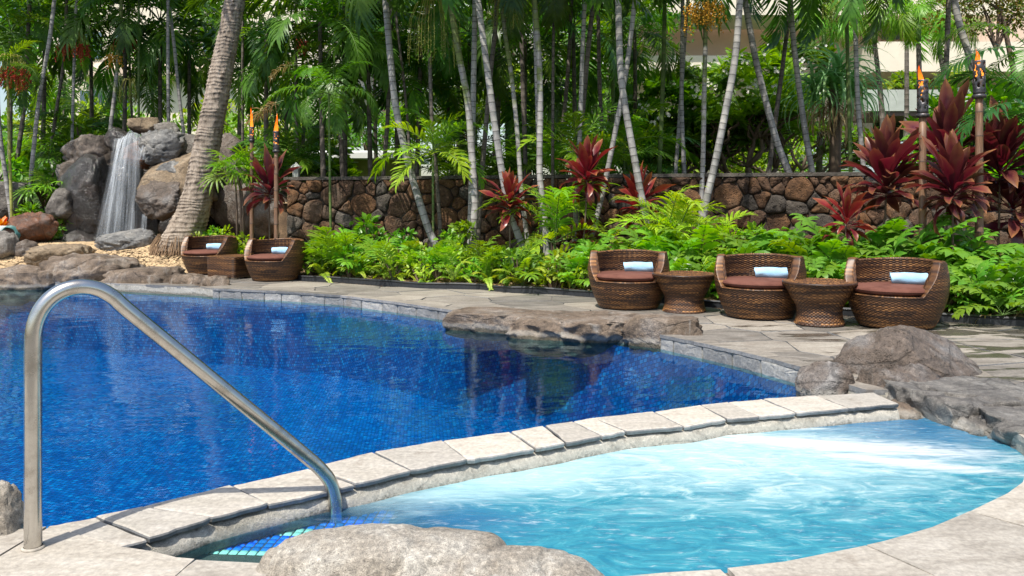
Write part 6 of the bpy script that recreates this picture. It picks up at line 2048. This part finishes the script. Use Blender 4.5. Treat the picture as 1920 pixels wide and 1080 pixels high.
for i, p in enumerate(ep):
    tt = (ep[min(i + 1, len(ep) - 1)] - ep[max(0, i - 1)]).normalized(); nn = Vector((tt.y, -tt.x))
    rib = .004 if i % 2 else 0
    zt = .070 + .012 * noise.noise(Vector((p.x * 2, 0, 0)))
    for o_, z in ((.016 + rib, 0), (.014 + rib, zt * .8), (.022, zt * .86), (.026, zt), (.012, zt + .014), (-.004, zt + .008), (-.008, 0)):
        q = p + nn * o_
        vs.append((q.x, q.y, z))
for i in range(len(ep) - 1):
    for k in range(6):
        fs.append((i * 7 + k, i * 7 + k + 1, (i + 1) * 7 + k + 1, (i + 1) * 7 + k))
tag(obj('garden_edging', new_mesh('garden_edging', vs, fs, False), M['plastic']), 'black ribbed plastic strip edging the planting bed along the deck', 'edging')
mb = MB()
for k in range(5):
    rr_ = .16 - .006 * k
    c = P(20, 440, 14.3)
    mb.tube([c + Vector((rr_ * math.cos(a / 20 * 6.283), -.02 * k + .02 * math.sin(a), rr_ * math.sin(a / 20 * 6.283))) for a in range(21)], .011, 6, cap=False)
tag(obj('garden_hose', mb.mesh('garden_hose', M['hose']), None), 'coiled teal garden hose by the croton at the left edge', 'hose')
mb = MB(); mb.lathe([(.0, 0), (.09, 0), (.1, .02), (.1, .10), (.085, .12), (0, .12)], 16, c=tuple(P(4, 436, 14.35)))
tag(obj('hose_pot', mb.mesh('hose_pot', M['hose_w']), None), 'small white pot next to the coiled hose at the left edge', 'pot')

# ------------------------------------------------------------------ falling water
def fall(name, top, bot, w0, w1, bulge, d0, d1, label, dx=0.0):
    n = 22; m = 14; vs = []; fs = []; uv = []
    for i in range(n + 1):
        t = i / n
        px = top[0] + (bot[0] - top[0]) * (t ** 0.75) + dx * math.sin(t * 3)
        py = top[1] + (bot[1] - top[1]) * t
        d = d0 + (d1 - d0) * (t ** .5)
        w = w0 + (w1 - w0) * t
        for j in range(m + 1):
            u = j / m
            p = P(px + (u - .5) * w, py + 6 * math.sin(u * 7) * (1 - t), d - bulge * math.sin(math.pi * u) + .05 * noise.noise(Vector((u * 5, t * 1.5, d))))
            vs.append(p); uv.append((u, t))
    for i in range(n):
        for j in range(m):
            a = i * (m + 1) + j
            fs.append((a, a + m + 1, a + m + 2, a + 1))
    me = new_mesh(name, vs, fs)
    ul = me.uv_layers.new(name='UVMap')
    for l in me.loops:
        ul.data[l.index].uv = uv[l.vertex_index]
    return tag(obj(name, me, M['fall']), label, 'water')
fall('waterfall', (240, 250), (196, 474), 30, 58, .12, 15.35, 14.75, 'main white sheet of water falling from the lip down the wet rocks')
fall('waterfall', (240, 254), (222, 474), 62, 96, .05, 15.45, 14.9, 'thin veil of water behind the main fall, spread over the dark rock')
fall('waterfall', (276, 250), (262, 300), 26, 24, .02, 15.5, 15.15, 'short narrow trickle at the right end of the lip')
fall('waterfall', (272, 395), (268, 452), 14, 18, .02, 14.75, 14.6, 'small lower spout under the round overhanging rock')

# ------------------------------------------------------------------ garden behind: shrubs, trees
BG = [bush_mesh(20 + i, 900, (1.1, .9, .9), .17, m_, 18, True) for i, m_ in enumerate(['lf_bright', 'lf_yel', 'lf_mid'])]
BL = [(-10, 290, 24, 0), (50, 270, 26, 1), (120, 300, 23, 0), (180, 260, 26, 1), (250, 290, 24, 0), (330, 300, 25, 0), (410, 240, 26, 1), (450, 290, 24, 0), (510, 260, 26, 1), (560, 300, 27, 0), (690, 260, 30, 2), (760, 240, 30, 0), (880, 200, 30, 0), (960, 170, 28, 1), (1010, 240, 27, 0), (1090, 170, 28, 0), (1150, 250, 26, 0), (1230, 270, 24, 0), (1300, 290, 22, 1), (1360, 300, 23, 1), (1420, 300, 22, 1), (1470, 290, 24, 1), (1330, 230, 25, 2), (80, 200, 30, 0), (1530, 310, 26, 0)]
for i, (px, py, d, k) in enumerate(BL):
    c = P(px, py, d)
    o = obj('background_shrub', BG[k], None, None, loc=c, rot=(0, 0, i * 1.3), scale=(rb.uniform(1.2, 1.7), 1.1, rb.uniform(1.0, 1.5)))
    tag(o, 'sunlit yellow green shrub far behind, seen in gaps by ' + near(px, 'bs'), 'shrub', 'sunlit shrubs behind the palms')
# dark broad trees closing the grove
DT = [bush_mesh(40 + i, 2600, (2.6, 2.0, 2.2), .26, m_, 26, True) for i, m_ in enumerate(['lf_dark', 'lf_mid'])]
for i, (px, py, d, k) in enumerate([(-60, 60, 30, 0), (60, 30, 32, 1), (420, 60, 30, 0), (720, 60, 32, 1), (860, 120, 34, 0), (960, 20, 33, 0), (1080, 60, 32, 1), (1180, 20, 34, 0)]):
    c = P(px, py, d)
    t_ = thing('broadleaf_tree', 'dark broadleaf tree closing off the view high behind ' + near(px, 'dt'), 'tree', (c.x, c.y, 1.2), 0, 'dark trees behind the grove')
    mb = MB(); mb.tube([Vector((0, 0, 0)), Vector((.1, 0, (c.z - 1.2) * .5)), Vector((0, 0, c.z - 1.2))], [.22, .16, .08], 8)
    obj('trunk', mb.mesh('trunk', M['stem_brown']), None, t_)
    obj('crown', DT[k], None, t_, loc=(0, 0, c.z - 1.2), rot=(0, 0, i))

# plumeria trees: forked grey limbs, whorls of long glossy leaves, white blossom
PLEAF = [blade_mesh(.34, .10, b, .15, i, 'lf_mid', 6, .6, stalk=.10, name='leaf') for i, b in enumerate((.4, .8))]
def whorl_mesh(seed, n=13):
    rg = random.Random(seed); vs = []; fs = []
    for i in range(n):
        me = PLEAF[i % 2]
        M4 = Matrix.Rotation(i * 2.4, 4, 'Z') @ Matrix.Rotation(-R(rg.uniform(-5, 60)), 4, 'Y')
        b = len(vs)
        vs += [M4 @ (v.co * rg.uniform(.85, 1.1)) for v in me.vertices]
        fs += [tuple(b + k for k in p.vertices) for p in me.polygons]
    return vs, fs
WH = [whorl_mesh(i) for i in range(3)]
def plumeria(px, py, d, rad, seed, label, nb=34, flowers=10, zb=1.15):
    rg = random.Random(seed); c = P(px, py, d)
    t_ = thing('plumeria_tree', label, 'tree', (c.x, c.y, zb))
    h = c.z - zb
    tips = []
    lm = MB()
    def grow(p, dr, l, r, lev):
        mid_ = p + dr * l * .5 + Vector((rg.gauss(0, .06), rg.gauss(0, .06), rg.gauss(0, .03)))
        e = p + dr * l
        lm.tube([p, mid_, e], [r, r * .85, r * .7], 7)
        if lev == 0 or l < .18:
            tips.append(e); return
        for k in range(3 if lev > 1 else 2):
            a = rg.uniform(0, 6.28)
            nd = (dr + Vector((math.cos(a), math.sin(a) * .7, rg.uniform(-.25, .45))) * rg.uniform(.7, 1.0)).normalized()
            grow(e, nd, l * rg.uniform(.6, .82), r * .66, lev - 1)
    for k in range(4):
        a = k * 1.57 + rg.uniform(-.4, .4)
        grow(Vector((0, 0, .1)), Vector((math.cos(a) * .7, math.sin(a) * .45, rg.uniform(.5, 1))).normalized(), rad * .62, .075, 3)
    obj('limbs', lm.mesh('limbs', M['stem_brown']), None, t_)
    cr_ = MB()
    for e in tips:
        vs, fs = rg.choice(WH)
        M4 = Matrix.Translation(e) @ Matrix.Rotation(rg.uniform(-.5, .5), 4, 'X') @ Matrix.Rotation(rg.uniform(-.5, .5), 4, 'Y') @ Matrix.Rotation(rg.uniform(0, 6), 4, 'Z')
        cr_.add([M4 @ v for v in vs], fs)
    for i in range(nb):
        a = rg.uniform(0, 6.28); el = rg.uniform(-.3, 1.35); r = rad * rg.uniform(.75, 1.05)
        e = Vector((math.cos(a) * math.cos(el) * r, math.sin(a) * math.cos(el) * r * .8, h * .8 + math.sin(el) * r * .8))
        vs, fs = rg.choice(WH)
        M4 = Matrix.Translation(e) @ Matrix.Rotation(rg.uniform(-.7, .7), 4, 'X') @ Matrix.Rotation(rg.uniform(-.7, .7), 4, 'Y') @ Matrix.Rotation(rg.uniform(0, 6), 4, 'Z')
        cr_.add([M4 @ v for v in vs], fs)
    obj('crown', cr_.mesh('crown', M['lf_bright'] if seed % 2 else M['lf_mid']), None, t_)
    fl_ = MB()
    for i in range(flowers):
        a = rg.uniform(3.4, 6.0); el = rg.uniform(-.2, 1.2); r = rad * 1.06
        e = Vector((math.cos(a) * math.cos(el) * r, math.sin(a) * math.cos(el) * r * .8, h * .8 + math.sin(el) * r * .8))
        for q in range(5):
            o_ = e + Vector((rg.gauss(0, .05), rg.gauss(0, .05), rg.gauss(0, .05)))
            for w in range(5):
                aa = w * 1.256
                u = Vector((math.cos(aa), -.3, math.sin(aa))); v_ = Vector((-math.sin(aa), 0, math.cos(aa)))
                fl_.add([o_, o_ + u * .022 + v_ * .012, o_ + u * .04, o_ + u * .022 - v_ * .012], [(0, 1, 2, 3)])
    f_ = obj('blossom', fl_.mesh('blossom', M['petal']), None, t_); f_['kind'] = 'stuff'
plumeria(1410, 150, 17.5, 1.35, 1, 'plumeria tree with white blossom seen inside the V of the two leaning trunks', 60, 14)
plumeria(1310, 170, 18.5, 1.3, 2, 'plumeria tree behind the slim palm with yellow fruit', 55, 8)
plumeria(1480, 110, 20.5, 1.4, 4, 'plumeria tree right of the V, half hidden by the strap leaf crown', 50, 10)
plumeria(1235, 190, 18.0, 1.1, 6, 'plumeria tree behind the green palm stem and crossing trunks', 45, 8)
plumeria(1840, 215, 13.2, .95, 3, 'plumeria with white blossom behind the two right torches', 46, 10, .9)
plumeria(1905, 270, 12.6, .8, 5, 'plumeria bush at the right edge behind the maroon ti plants', 40, 5, .6)
plumeria(600, 262, 21.0, .7, 7, 'small plumeria with pink white blossom in front of the cottage', 24, 10)

# pandanus: hanging strap leaves over a dry skirt
c = P(1562, 168, 15.2)
t_ = thing('screw_pine', 'strap leaved screw pine with brown dry skirt behind the wall', 'tree', (c.x, c.y, 1.15))
h = c.z - 1.15
mb = MB(); mb.tube([Vector((0, 0, -.2)), Vector((.05, 0, h * .6)), Vector((0, 0, h))], [.13, .10, .09], 9)
obj('trunk', mb.mesh('trunk', M['stem_brown']), None, t_)
def strap(mat, l, w, seed):
    mb = MB(); k = 9; p = Vector((0, 0, 0)); pts = []
    for i in range(k + 1):
        s_ = i / k; a = .9 - 2.7 * s_ ** .8
        pts.append(p.copy()); p = p + Vector((math.cos(a), 0, math.sin(a))) * l / k
    for i in range(k):
        w0 = w * (1 - (i / k) ** 3) * .5; w1 = w * (1 - ((i + 1) / k) ** 3) * .5 + .002
        a_, b_ = pts[i], pts[i + 1]
        mb.add([a_ + Vector((0, -w0, .01)), a_, a_ + Vector((0, w0, .01)), b_ + Vector((0, -w1, .01)), b_, b_ + Vector((0, w1, .01))], [(0, 3, 4, 1), (1, 4, 5, 2)])
    return mb.mesh('strap_leaf', M[mat])
SG = [strap('lf_blue', l, .05, 0) for l in (.9, 1.15)]; SD = [strap('lf_dry', l, .04, 1) for l in (.9, 1.2)]
for cx, cz, n_ in ((0, 0, 60), (-.35, -.15, 36), (.38, -.1, 36), (.1, .25, 34)):
    for i in range(n_):
        obj('strap_leaf', SG[i % 2], None, t_, loc=(cx, rb.uniform(-.1, .1), h + cz + rb.uniform(-.1, .1)), rot=(rb.uniform(-.2, .2), rb.uniform(-.9, .5), i * 2.4), scale=rb.uniform(.85, 1.3))
for i in range(70):
    obj('dry_strap', SD[i % 2], None, t_, loc=(rb.uniform(-.4, .45), rb.uniform(-.15, .15), h - .30 + rb.uniform(-.2, .1)), rot=(rb.uniform(-.2, .2), .75, i * 2.4), scale=rb.uniform(.55, .95))

# manila palms in front of the hotel
for i, (px, py, d, bx, lab) in enumerate([(1545, 62, 21, 1535, 'sunlit palm with drooping curled leaves above the screw pine'), (1640, 48, 22, 1660, 'sunlit palm with thin dark trunk before the balcony, left of the lower torch'), (1722, 42, 21, 1726, 'sunlit palm whose green neck stands just above the lower torch flame'), (1762, 70, 23, 1796, 'sunlit palm with trunk leaning right between the torches'), (1560, 0, 25, 1560, 'high sunlit palm cut by the top edge above the screw pine'), (1700, -20, 26, 1700, 'high sunlit palm cut by the top edge above the balcony')]):
    c = P(px, py, d); zb = 1.2
    t_ = thing('manila_palm', lab, 'palm tree', (c.x + (bx - px) / F * d, c.y, zb))
    off = -(bx - px) / F * d
    trunk_obj(t_, [Vector((0, 0, 0)), Vector((off * .3, 0, (c.z - zb) * .5)), Vector((off, 0, c.z - zb - .5))], .09, .06, 'tr_dark', .2, i, 9)
    mb = MB(); mb.tube([Vector((off, 0, c.z - zb - .5)), Vector((off, 0, c.z - zb - .3)), Vector((off, 0, c.z - zb + .05))], [.065, .07, .045], 9)
    obj('crownshaft', mb.mesh('crownshaft', M['stem']), None, t_)
    crown(t_, Vector((off, 0, c.z - zb)), 14, ['manila'], 900 + i, .78, 80, -10)
# red leaved tree, top right
c = P(1868, 20, 17)
t_ = thing('rusty_leaved_tree', 'small leaved green and rusty tree in the top right corner', 'tree', (c.x + .6, c.y, 1.0))
mb = MB(); mb.tube([Vector((0, 0, 0)), Vector((-.1, 0, 2.4)), Vector((-.5, 0, c.z - 1)), Vector((-1.1, 0, c.z - .6))], [.1, .07, .04, .01], 7)
obj('trunk', mb.mesh('trunk', M['stem_brown']), None, t_)
obj('crown', bush_mesh(71, 3400, (1.35, .8, .85), .085, 'lf_redtree', 34, False), None, t_, loc=(-.6, 0, c.z - 1))

# ------------------------------------------------------------------ buildings, fence, van
t_ = thing('hotel_building', 'pink beige hotel with long curved balcony slabs behind the palms at the upper right', 'building', (8, 40, 0))
def bpart(name, boxes, mat, parent=t_, **kw):
    mb = MB()
    for c_, s_ in boxes: mb.box(c_, s_)
    o = obj(name, mb.mesh(name, M[mat], False), None, parent)
    o.location = Vector((0, 0, 0)) - Vector(parent.location)
    for k_, v_ in kw.items(): o[k_] = v_
    return o
def Zp(py, d): return H - (py - HZ) / F * d
def Xp(px, d): return (px - 960) / F * d
D = 36.0
def wallbox(x0, x1, y0, y1, d, th):
    return ((Xp((x0 + x1) / 2, d), d + th / 2, Zp((y0 + y1) / 2, d)), (abs(Xp(x1, d) - Xp(x0, d)), th, abs(Zp(y0, d) - Zp(y1, d))))
bpart('wall', [wallbox(1180, 2100, -260, 400, 40, .5)], 'wall_pink')
bpart('balcony_slab', [wallbox(1640, 2000, 78, 134, 36, 3.5)], 'wall_cream')
bpart('balcony_slab', [wallbox(1180, 1900, -22, 28, 36.5, 3)], 'wall_cream')
bpart('balcony_slab', [wallbox(1180, 1420, 104, 132, 37.5, 2)], 'wall_cream')
bpart('planter_parapet', [wallbox(1625, 2000, 168, 208, 34, .4)], 'conc_grey')
bpart('fascia', [wallbox(1640, 2000, 208, 217, 34.1, 3.0)], 'trim_brown')
bpart('column', [wallbox(1704, 1722, 217, 330, 35, .5)], 'wall_cream')
bpart('door_frame', [wallbox(1698, 1702, 217, 330, 35.4, .12)], 'white')
bpart('doorway', [wallbox(1640, 1698, 217, 330, 37, .2)], 'dark_gap')
bpart('recess', [wallbox(1650, 1830, 134, 170, 39.5, .2)], 'wall_cream')
bpart('window', [wallbox(1756, 1786, 36, 62, 39.8, .1)], 'glass')
bpart('window', [wallbox(1200, 1245, 0, 45, 39.8, .1)], 'glass')
bpart('window', [wallbox(1655, 1690, 50, 74, 39.8, .1)], 'glass')
bpart('window', [wallbox(1686, 1705, 138, 168, 39.3, .1)], 'dark_gap')
scr = thing('breeze_block_screen', 'pierced beige block screen on the hotel balcony behind the lower torch', 'screen', (Xp(1750, 38), 38, 5))
mb = MB()
for i in range(11):
    mb.box((Xp(1737 + i * 4.2, 38) - Xp(1750, 38), 0, Zp(150, 38) - 5), (.03, .12, 1.0))
for j in range(9):
    mb.box((Xp(1758, 38) - Xp(1750, 38), 0, Zp(134 + j * 4, 38) - 5), (1.15, .11, .03))
obj('lattice', mb.mesh('lattice', M['beige_wall'], False), None, scr)
wlmp = MB(); wlmp.box(P(1652, 149, 39.2), (.14, .10, .2)); tag(obj('wall_lamp', wlmp.mesh('wall_lamp', M['white'], False), None), 'small white lamp on the balcony wall of the hotel', 'lamp')
for i, (px, py) in enumerate([(1672, 158), (1690, 150), (1712, 152), (1800, 135), (1770, 150)]):
    c = P(px, py + 10, 34.6)
    t2 = thing('balcony_plant', ['yellow leafed plant', 'green shrub', 'second green shrub', 'big golden palm', 'smaller golden palm'][i] + ' in the parapet planter of the hotel balcony' + ['', ' right of the yellow one', ' nearest the torch flame', ' at the right', ' beside the big golden one'][i], 'plant', c)
    if i in (1, 2):
        obj('foliage', SH[0], None, t2, scale=2.6)
    else:
        crown(t2, Vector((0, 0, 0)), 9, ['yel'], 60 + i, 1.0 if i == 3 else .6, 85, 10)
# building seen through the grove at the left
tb_ = thing('apartment_block', 'pale beige building glimpsed through the leaves above the waterfall', 'building', (-20, 45, 0))
bpart('wall', [wallbox(60, 640, -260, 262, 46, 6)], 'wall_cream', tb_)
for i, (x0, x1, y0, y1) in enumerate([(150, 190, 60, 110), (215, 240, 60, 110), (290, 330, 70, 100), (380, 430, 60, 110), (500, 540, 50, 100), (150, 190, 170, 215), (215, 240, 170, 215)]):
    bpart('window', [wallbox(x0, x1, y0, y1, 45.9, .1)], 'glass', tb_)
bpart('balcony_slab', [wallbox(140, 420, 128, 142, 45, 1)], 'wall_pink', tb_)
tb2 = thing('white_block', 'bright white building behind the middle of the palm grove', 'building', (0, 50, 0))
bpart('wall', [wallbox(660, 1190, -180, 215, 50, 5)], 'wall_cream', tb2)
for i in range(7):
    bpart('balcony_slab', [wallbox(660, 1190, -150 + i * 52, -140 + i * 52, 49.2, .8)], 'white', tb2)
# cottage behind the left end of the wall
tc_ = thing('cottage', 'low beige cottage with a white roof edge behind the left end of the wall', 'building', (Xp(680, 23), 23, 0))
bpart('wall', [wallbox(575, 775, 300, 400, 23.2, 2)], 'beige_wall', tc_)
bpart('roof', [((Xp(672, 23), 24, Zp(294, 23)), (3.5, 3.4, .16)), ((Xp(672, 23), 24.4, Zp(286, 23)), (3.0, 2.4, .14))], 'white', tc_)
bpart('window', [wallbox(640, 668, 306, 330, 23.1, .06)], 'dark_gap', tc_)
bpart('window_frame', [wallbox(637, 671, 303, 305, 23.05, .1), wallbox(637, 671, 331, 333, 23.05, .1)], 'white', tc_)
# garden lamp
c = P(555, 340, 14.6); mb = MB()
mb.box(c + Vector((0, 0, .02)), (.10, .10, .5)); 
g_ = thing('garden_lamp', 'small grey lantern post behind the left end of the wall', 'lamp', (c.x, c.y, c.z - .25))
o = obj('post', mb.mesh('post', M['conc_grey'], False), None, g_); o.location = -Vector(g_.location)
mb = MB(); mb.lathe([(.0, .62), (.02, .60), (.10, .53), (.105, .51), (.06, .505), (.055, .47)], 12)
obj('lamp_cap', mb.mesh('lamp_cap', M['conc_grey'], False), None, g_, loc=(0, 0, -.02))
# rail fence and van
g_ = thing('rail_fence', 'dark horizontal rail fence behind the wall under the screw pine', 'fence', (Xp(1540, 24), 24, 1.3))
for i in range(8):
    mb = MB(); mb.box((0, 0, Zp(286 + i * 5.2, 24) - 1.3), (Xp(1650, 24) - Xp(1470, 24), .03, .025))
    obj('rail', mb.mesh('rail', M['conc_grey'], False), None, g_)
for i in range(5):
    mb = MB(); mb.box((Xp(1475 + i * 42, 24) - Xp(1540, 24), .02, Zp(306, 24) - 1.3), (.05, .05, .9))
    obj('post', mb.mesh('post', M['fence'], False), None, g_)
g_ = thing('parked_van', 'pale blue grey van glimpsed behind the rail fence', 'van', (Xp(1568, 27), 27, 1.5), R(8))
prof = [(-1.0, .3), (-1.0, 1.0), (-.82, 1.12), (-.45, 1.62), (-.2, 1.72), (1.9, 1.74), (2.05, 1.5), (2.1, .35)]
mb = MB(); n_ = len(prof); w_ = .8
vs = [(x, -w_, z) for x, z in prof] + [(x, w_, z) for x, z in prof]
mb.add(vs, [tuple(range(n_))[::-1][::-1], tuple(range(n_, 2 * n_))[::-1]] + [(i, i + n_, (i + 1) % n_ + n_, (i + 1) % n_) for i in range(n_)])
obj('body', mb.mesh('body', M['van'], False), None, g_)
for x0, x1 in ((-.35, .3), (.4, 1.1), (1.2, 1.85)):
    mb = MB(); mb.box(((x0 + x1) / 2, -w_ - .005, 1.38), (x1 - x0, .02, .4)); obj('window', mb.mesh('window', M['glass'], False), None, g_)
for x in (-.5, 1.5):
    mb = MB(); mb.tube([(x, -w_ - .04, .3), (x, -w_ + .16, .3)], .3, 18); obj('wheel', mb.mesh('wheel', M['rubber']), None, g_)
